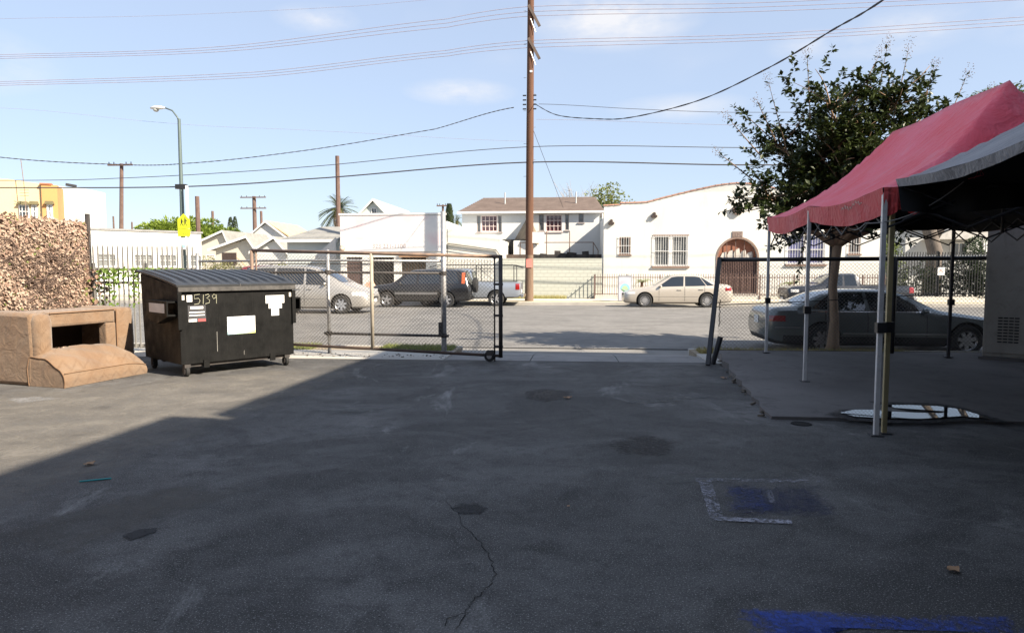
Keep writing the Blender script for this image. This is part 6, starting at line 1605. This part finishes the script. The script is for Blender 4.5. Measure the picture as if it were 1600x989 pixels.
# background trees
def bgtree(name, label, pos, rx, ry, rz, zc, n, ca_, cb_, leaf, cat='tree'):
    t_ = thing(name, label, cat, pos); g = MB(); R = random.Random(len(label))
    cl = []
    for i in range(34):
        d = Vector((R.gauss(0, 1), R.gauss(0, 1), R.gauss(0, 1))).normalized() * R.uniform(.35, .85); cl.append((Vector((d.x * rx, d.y * ry, zc + d.z * rz)), R.uniform(.22, .42)))
    for i in range(n):
        c_, r_ = R.choice(cl); d = Vector((R.gauss(0, 1), R.gauss(0, 1), R.gauss(0, 1))).normalized()
        g.leaf(c_ + Vector((d.x * rx, d.y * ry, d.z * rz)) * r_, d + Vector((0, 0, -.2)), Vector((R.uniform(-1, 1), R.uniform(-1, 1), 1)), leaf * R.uniform(.6, 1.4), leaf * .6)
    tag(g.build('crown', leafmat('bgleaf_%d' % (sum(map(ord, label)) % 9973), ca_, cb_, .35, .55, 1.2 / rx), t_, fix=False), kind='stuff')
    mb = MB(); mb.tube([(0, 0, -.3), (0, 0, zc * .5), (rx * .1, 0, zc)], [.3, .22, .1], 7)
    for c_, r_ in cl[:9]: mb.tube([(0, 0, zc * .55), c_ * .6 + Vector((0, 0, zc * .3)), c_], [.12, .07, .03], 5)
    mb.build('trunk', m_bark2, t_); return t_
bgtree('broad_tree', 'broad bright green tree behind the school sign', P(272, 380, 75) - Vector((0, 0, P(272, 380, 75).z)), 4.4, 4, 2.3, 5.0, 11000, (.09, .14, .015), (.20, .26, .04), .42)
bgtree('broad_tree', 'green tree between the brown pole and bungalow roof', P(338, 380, 78) - Vector((0, 0, P(338, 380, 78).z)), 4.0, 3, 2.1, 4.6, 9000, (.06, .10, .015), (.16, .22, .04), .42)
bgtree('yard_tree', 'sparse green tree between the two white houses', W(SD(950, 320, 50)[0], 50, 0), 1.9, 1.6, 2.0, 6.0, 2300, (.06, .085, .02), (.17, .19, .06), .22)
bt_ = thing('bare_tree', 'leafless grey tree above the two-storey house roof', 'tree', W(SD(905, 300, 56)[0], 56, 0)); mb = MB(); R = random.Random(3)
mb.tube([(0, 0, 0), (0, 0, 5.2)], [.25, .16], 7)
for i in range(46):
    a = R.uniform(0, 2 * pi); e = Vector((cos(a) * R.uniform(.8, 3.4), sin(a) * 1.5, R.uniform(6.4, 8.6))); pth = branch_path((0, 0, R.uniform(4, 5.2)), e, 5, .12); mb.tube(pth, [.06, .045, .03, .022, .014, .008], 4)
    for k_ in range(4): q = pth[R.randint(2, 4)]; mb.tube([q, q + Vector((R.uniform(-.7, .7), R.uniform(-.3, .3), R.uniform(.1, .7)))], [.015, .006], 3)
mb.build('branches', mat('bare_bark', (.30, .27, .25), .9), bt_)
def cypress(px, pyt, D, label, r):
    s, zt = SD(px, pyt, D); t_ = thing('cypress_tree', label, 'tree', W(s, D, 0)); g = MB(); R = random.Random(px)
    for i in range(1700):
        u = R.random(); z = zt * (.15 + .85 * u); a = R.uniform(0, 2 * pi); rr = r * (1 - u) ** .6 * R.uniform(.7, 1.05) + .03; g.leaf(Vector((rr * cos(a), rr * sin(a), z)), Vector((cos(a) * .5, sin(a) * .5, 1)), Vector((cos(a), sin(a), 0)), .3, .12)
    tag(g.build('crown', leafmat('cypress_%d' % px, (.02, .035, .015), (.05, .07, .03), .2, .6), t_, fix=False), kind='stuff'); MB().tube([(0, 0, -.2), (0, 0, zt * .9)], [.15, .03], 6).build('trunk', m_bark2, t_)
cypress(702, 322, 58, 'slim dark cypress between the shop and two-storey house', .75); cypress(360, 341, 110, 'distant cypress, the one nearer the broad trees', 1.2); cypress(367, 340, 110, 'distant cypress, the one nearer the pyramid roof', 1.0)
def fan_palm(px, py, D, label, rad, n, hang=True):
    s, zc = SD(px, py, D); t_ = thing('palm_tree', label, 'palm', W(s, D, 0))
    MB().tube([(0, 0, -.3), (.1, 0, zc * .5), (0, 0, zc)], [.28, .22, .22], 8).build('trunk', mat('palm_bark', (.18, .14, .10), .95), t_)
    g = MB(); R = random.Random(px)
    for i in range(n):
        a = R.uniform(0, 2 * pi); el = R.uniform(-.75, 1.25); d = Vector((cos(a) * cos(el), sin(a) * cos(el), sin(el))); pts = []
        for k_ in range(6): u = k_ / 5; pts.append(Vector((0, 0, zc)) + d * rad * u + Vector((0, 0, -.45 * rad * u * u * (1.1 - .5 * sin(el)))))
        for k_ in range(5):
            ax = (pts[k_ + 1] - pts[k_]).normalized(); sd = ax.cross(Vector((0, 0, 1))); sd = sd.normalized() if sd.length > .05 else Vector((1, 0, 0))
            for w_ in range(3):
                p = pts[k_].lerp(pts[k_ + 1], w_ / 3)
                for q in (-1, 1): g.leaf(p, sd * q + ax * .9 + Vector((0, 0, -.25)), Vector((0, 0, 1)), rad * .30, rad * .035)
    tag(g.build('crown', leafmat('palmleaf_%d' % px, (.045, .06, .02), (.12, .14, .05), .3, .5), t_, fix=False), kind='stuff')
    if hang:
        g = MB()
        for i in range(150): a = R.uniform(0, 2 * pi); z = zc - R.uniform(.0, rad * .75); g.leaf(Vector((cos(a) * .4, sin(a) * .4, z)), Vector((cos(a) * .35, sin(a) * .35, -1)), Vector((cos(a), sin(a), 0)), rad * .4, .12)
        tag(g.build('dead_fronds', leafmat('deadfrond_%d' % px, (.18, .14, .09), (.30, .24, .16), .2, .8), t_, fix=False), kind='stuff')
fan_palm(530, 326, 66, 'palm tree with full crown behind a wooden pole', 1.9, 60); fan_palm(714, 345, 100, 'distant little palm beside the cypress', 1.2, 30, False)
shrub('hedge', 'clipped olive hedge before the porch house', W(SD(337, 400, 50)[0], 50.5, 0), 2.0, .8, 1.15, 3600, (.09, .10, .03), (.19, .19, .07), .14, 'hedge')
shrub('hedge', 'bright green bush beneath the small gable house', W(SD(408, 400, 48)[0], 48.5, 0), 1.2, .8, .9, 2200, (.12, .16, .03), (.25, .28, .07), .13, 'hedge')

# ------------------------------------------------------------------ poles, lamp, wires
m_pole = mat('pole_wood', (.075, .034, .02), .9, scale=3, col2=(.125, .06, .034), bump=.5, bscale=30, stretch=(6, 6, .25)); m_polep = mat('pole_wood_pale', (.13, .082, .055), .9, scale=4, col2=(.19, .13, .09), stretch=(6, 6, .25))
PD = 34.35
ps_, _ = SD(827, 470, PD)
up = thing('utility_pole', 'tall reddish-brown wooden utility pole on the far sidewalk', 'utility pole', W(ps_, PD), -TH)
mb = MB(); mb.tube([(0, 0, 2.3), (.02, 0, 8), (.06, 0, 17.2)], [.20, .185, .15], 14); mb.build('shaft', m_pole, up, smooth=True, auto=60)
MB().tube([(-.01, 0, -.1), (0, 0, 2.3)], [.225, .2005], 14).build('butt', m_polep, up, smooth=True, auto=60)
for py in (22, 73):
    z = SD(833, py, PD)[1]; MB().obox((.22, -.16, z - .15), (1.15, .10, .13), Matrix.Rotation(radians(62), 3, 'Y') @ Matrix.Rotation(0, 3, 'Z')).build('crossarm', mat('crossarm_wood', (.12, .09, .075), .9), up)
    MB().tube([(.05, -.2, z - .3), (.3, -.2, z - .95)], .02, 5).build('brace', m_galv, up)
for py in (150, 157, 164, 171):
    z = SD(827, py, PD)[1]
    for x in (-.28, .28): MB().tube([(x * .6, -.05, z), (x * 1.2, -.05, z)], .035, 6).build('insulator', m_black, up)
MB().box(-.14, .16, -.235, -.20, SD(827, 415, PD)[1] - .1, SD(827, 408, PD)[1] + .1).build('pink_tag', mat('pink_notice', (.62, .22, .18), .7), up)
MB().box(.15, .75, -.12, -.09, SD(830, 380, PD)[1], SD(830, 363, PD)[1]).build('white_board', m_whitepaint, up)
MB().box(.02, .14, -.2, -.165, SD(832, 115, PD)[1], SD(832, 112, PD)[1]).build('marker_tag', m_stk, up)
for i in range(12):
    z = 6.2 + i * .8; MB().tube([(.17 * (1 if i % 2 else -1), -.0, z), (.30 * (1 if i % 2 else -1), 0, z)], .012, 5).build('step', m_galv, up)
def wire(pts, r, label, D=PD - .1, mat_=None, twist=False, dz=0.):
    c = []
    sp = [SD(px, py, D) for px, py in pts]
    n = len(sp) - 1
    for i in range(n):
        for k_ in range(10):
            t_ = i + k_ / 10; u = t_ - i
            a, b, c_, d = sp[max(i - 1, 0)], sp[i], sp[i + 1], sp[min(i + 2, n)]
            f = lambda q: .5 * (2 * b[q] + (c_[q] - a[q]) * u + (2 * a[q] - 5 * b[q] + 4 * c_[q] - d[q]) * u * u + (3 * b[q] - a[q] - 3 * c_[q] + d[q]) * u ** 3)
            s, z = (b[0] + (c_[0] - b[0]) * u), (b[1] + (c_[1] - b[1]) * u) if n == 1 else f(1)
            c.append(W(s, D, z + dz))
    c.append(W(sp[-1][0], D, sp[-1][1] + dz))
    mb = MB()
    if twist:
        fine = []
        for a, b in zip(c, c[1:]):
            for k_ in range(6): fine.append(a.lerp(b, k_ / 6))
        for ph in (0, pi):
            mb.tube([p + Vector((0, cos(i * .9 + ph), sin(i * .9 + ph))) * r * .6 for i, p in enumerate(fine)], r * .8, 4)
    else: mb.tube(c, r, 5)
    o = mb.build('overhead_wire', mat_ or m_wirek); tag(o, label, 'wire', 'overhead wires strung along the street'); return o
m_wirek = mat('wire_dark', (.05, .045, .05), .7); m_wirep = mat('wire_pale', (.30, .26, .30), .7)
for i, nm in enumerate(('topmost', 'middle', 'lowest')):
    a = (11, 19, 26)[i]
    wire([(-300, 92 + 3 * i), (0, 86 + 3 * i), (350, 73 + 4 * i), (700, 30 + 6.5 * i), (825, a), (1180, 5 + 6.8 * i), (1600, -16 + 8 * i), (1900, -40 + 8 * i)], .014, nm + ' of the three upper power wires crossing the tall pole', mat_=m_wirep)
    b = (64, 69, 75)[i]
    wire([(-300, 136 + 3 * i), (0, 128 + 3 * i), (400, 113 + 4 * i), (700, 79 + 4.5 * i), (825, b), (1180, 54 + 5 * i), (1600, 27 + 6 * i), (1900, 0 + 6 * i)], .014, nm + ' of the three lower power wires crossing the tall pole', mat_=m_wirep)
wire([(-300, 222), (0, 246), (180, 257), (285, 256), (480, 235), (680, 202), (805, 168)], .019, 'twisted cable sagging left from the insulators of the tall pole', twist=True)
wire([(-300, 285), (0, 282.5), (180, 279), (480, 261), (822, 230), (1180, 231), (1600, 228), (1900, 222)], .018, 'thin dark wire just above the thick lowest cable')
wire([(-300, 294), (0, 293.6), (285, 292), (480, 280), (822, 254), (1150, 258), (1600, 256), (1900, 250)], .032, 'thick lowest cable running straight across the tall pole')
wire([(0, 169), (280, 194), (500, 205), (822, 221)], .006, 'faint hairline wire above the street lamp arm', mat_=m_wirep)
wire([(838, 187), (1180, 196), (1600, 190)], .008, 'faint pale wire right of the pole below the service drop', mat_=m_wirep)
wire([(842, 163), (1000, 171), (1145, 176), (1400, 172), (1600, 150)], .012, 'grey wire running right from the insulators behind the tree')
wire([(0, 30), (250, 25), (560, 10), (700, -2)], .007, 'faint uppermost wire at the top corner of the sky', mat_=m_wirep)
# service drop towards this side
a = W(ps_ + .25, PD - .1, SD(842, 163, PD)[1]); pts = [a]
key = [P(870, 180, 31.), P(930, 186, 27.5), P(985, 184, 25.), P(1090, 158, 21.), P(1200, 107, 17.5), P(1300, 48, 14.8), P(1385, -3, 12.6), P(1700, -230, 9.0)]
ctl = [a] + key; fine = []
n = len(ctl) - 1
for i in range(n):
    for k_ in range(14):
        u = k_ / 14; p0_, p1_, p2_, p3_ = ctl[max(i - 1, 0)], ctl[i], ctl[i + 1], ctl[min(i + 2, n)]
        fine.append(.5 * (2 * p1_ + (p2_ - p0_) * u + (2 * p0_ - 5 * p1_ + 4 * p2_ - p3_) * u * u + (3 * p1_ - p0_ - 3 * p2_ + p3_) * u ** 3))
mb = MB()
for ph in (0, pi): mb.tube([p + Vector((0, cos(i * .8 + ph), sin(i * .8 + ph))) * .010 for i, p in enumerate(fine)], .0135, 5)
tag(mb.build('service_drop', m_wirek), 'thick twisted service cable swooping from the pole to upper right', 'wire')
cord('guy_wire', [W(ps_ + .2, PD, SD(836, 205, PD)[1]), W(SD(880, 325, 42)[0], 42, SD(880, 325, 42)[1])], .012, m_wirek, 'thin guy wire slanting from the tall pole to the house roof', 'wire')
def woodpole(px, pyt, D, label, r, arms=(), lean=0., group=None, pyb=None):
    s, zt = SD(px, pyt, D); t_ = thing('utility_pole', label, 'utility pole', W(s, D, 0), -TH)
    MB().tube([(-lean, 0, -.2), (0, 0, zt)], [r * 1.2, r * .9], 8).build('shaft', mat('far_pole_wood', (.10, .06, .05), .9, col2=(.15, .10, .08)), t_)
    for (py, wd) in arms:
        z = SD(px, py, D)[1]; MB().box(-wd, wd, -r - .12, -r + .02, z - .07, z + .07).build('crossarm', MATS['far_pole_wood'], t_)
        for k_ in (-.9, -.5, .5, .9): MB().tube([(wd * k_, -r - .05, z + .07), (wd * k_, -r - .05, z + .25)], .04, 5).build('insulator', m_black, t_)
    return t_
woodpole(190, 256, 56, 'leaning brown pole with one crossarm above the long white building', .16, ((258.5, 1.1),), .5)
woodpole(527, 244, 58, 'brown pole in front of the palm tree', .2, ())
woodpole(308, 307, 46, 'brown pole with small brackets next to the school sign', .16, ())
woodpole(397, 307, 90, 'distant pole with two crossarms above the pyramid roof', .28, ((309, 1.8), (326, 1.8)))
woodpole(332, 330, 95, 'short distant pole by the green trees', .2, ((345, .9),)); woodpole(408, 330, 95, 'short distant pole right of the two-crossarm pole', .2, ())
woodpole(177, 338, 90, 'tiny distant pole left of the leaning pole', .12, ()); woodpole(206, 347, 90, 'tiny distant pole right of the leaning pole', .12, ()); woodpole(226, 350, 90, 'tiny distant pole left of the broad tree', .12, ())
woodpole(692, 320, 80, 'distant pole with a crossarm beside the shop sign', .14, ((322, .7),))
# street lamp
LDp = 33.9
ls, _ = SD(288, 430, LDp); lt_ = thing('street_lamp', 'green-grey street lamp with curved arm and cobra head', 'street lamp', W(ls, LDp), -TH)
ztop = SD(281, 186, LDp)[1]; m_lamp = mat('lamp_green', (.10, .135, .13), .5, .2, var=.1)
mb = MB().tube([(0, 0, -.1), (0, 0, 3), (0, 0, ztop)], [.14, .115, .075], 12); mb.build('post', m_lamp, lt_, smooth=True, auto=50)
hx, hz_ = SD(246, 170, LDp); hx -= ls
MB().tube([(0, 0, ztop - .15), (-.08, 0, ztop + .08), (-.35, 0, ztop + .42), (hx * .7, 0, hz_ + .05)], [.05, .045, .04, .035], 8).build('arm', m_lamp, lt_, smooth=True)
g = MB(); g.lathe([(0, -.42), (.10, -.36), (.17, -.1), (.15, .15), (.07, .38), (0, .42)], 14, 'x', (0, 0, 0)); g.v = [(x + hx + .02, y, z * (.75 if z > 0 else .45) + hz_ + .02) for x, y, z in g.v]
hd = g.build('lamp_head', mat('lamp_white', (.62, .62, .60), .4), lt_, smooth=True)
g = MB(); g.lathe([(.15, 0), (.13, -.08), (.07, -.13), (0, -.14)], 14, 'z', (hx - .08, 0, hz_ - .03)); g.build('lens', mat('lens_grey', (.38, .40, .38), .2), hd, smooth=True)
MB().box(-.28, .28, -.11, .11, SD(285, 292, LDp)[1] - .12, SD(285, 292, LDp)[1] + .12).build('cable_clamp', m_black, lt_)
MB().lathe([(.16, 0), (.16, .5), (.13, .55)], 12).build('base', m_lamp, lt_)
# school sign on its pale post
sd_ = 33.6; ss, _ = SD(290, 430, sd_); sg2 = thing('school_sign', 'fluorescent yellow school crossing sign on a pale post', 'sign', W(ss, sd_), -TH)
pz0 = SD(290, 290, sd_)[1]; MB().tube([(.16, .09, -.1), (.16, .09, SD(296, 290, sd_)[1])], .07, 8).build('post', m_whitepaint, sg2, smooth=True)
z0 = SD(290, 357, sd_)[1]; z1 = SD(290, 334, sd_)[1]; hw = .33
m_fyg = mat('fluorescent_yellow', (.58, .62, .02), .5, var=.03)
MB().prism([(-hw, z0), (hw, z0), (hw, z0 + (z1 - z0) * .6), (0, z1), (-hw, z0 + (z1 - z0) * .6)], -.02, -.001, 'y').build('panel', m_fyg, sg2)
z2 = SD(290, 369.5, sd_)[1]; MB().box(-hw, hw, -.02, -.001, z2, z0 - .02).build('lower_panel', m_fyg, sg2)
for x, h_ in ((-.11, .36), (.08, .42)):
    zc = z0 + .13; mb = MB(); mb.box(x - .035, x + .035, -.024, -.0205, zc + h_ * .35, zc + h_ * .78); mb.lathe([(0, -.024), (.035, -.024), (.035, -.0205), (0, -.0205)], 10, 'y', (x, 0, zc + h_ * .9))
    mb.add([(x - .03, -.023, zc + h_ * .36), (x + .0, -.023, zc + h_ * .36), (x - .06, -.023, zc), (x - .09, -.023, zc)], [(0, 1, 2, 3)]); mb.add([(x, -.023, zc + h_ * .36), (x + .03, -.023, zc + h_ * .36), (x + .09, -.023, zc), (x + .06, -.023, zc)], [(0, 1, 2, 3)])
    mb.add([(x + .03, -.0232, zc + h_ * .75), (x + .035, -.0232, zc + h_ * .62), (x + .11, -.0232, zc + h_ * .5), (x + .11, -.0232, zc + h_ * .57)], [(0, 1, 2, 3)])
    mb.build('walker_symbol', m_black, sg2)
text('SCHOOL', .13, mat('sign_letter', (.32, .34, .02), .6), sg2, (0, -.0215, z2 + .09), (pi / 2, 0, 0), 'letters', .001, 'CENTER')
z3 = SD(290, 385, sd_)[1]; ns = MB().box(-.22, .22, -.015, -.001, z3 - .16, z2 - .06).build('notice', m_whitepaint, sg2); MB().prism([(.09 * cos(2 * pi * i / 16) - .03, z3 + .0 + .09 * sin(2 * pi * i / 16)) for i in range(16)], -.018, -.0155, 'y').build('notice_mark', mat('notice_cyan', (.35, .68, .70), .6), ns)
# ------------------------------------------------------------------ done
bpy.context.view_layer.update()
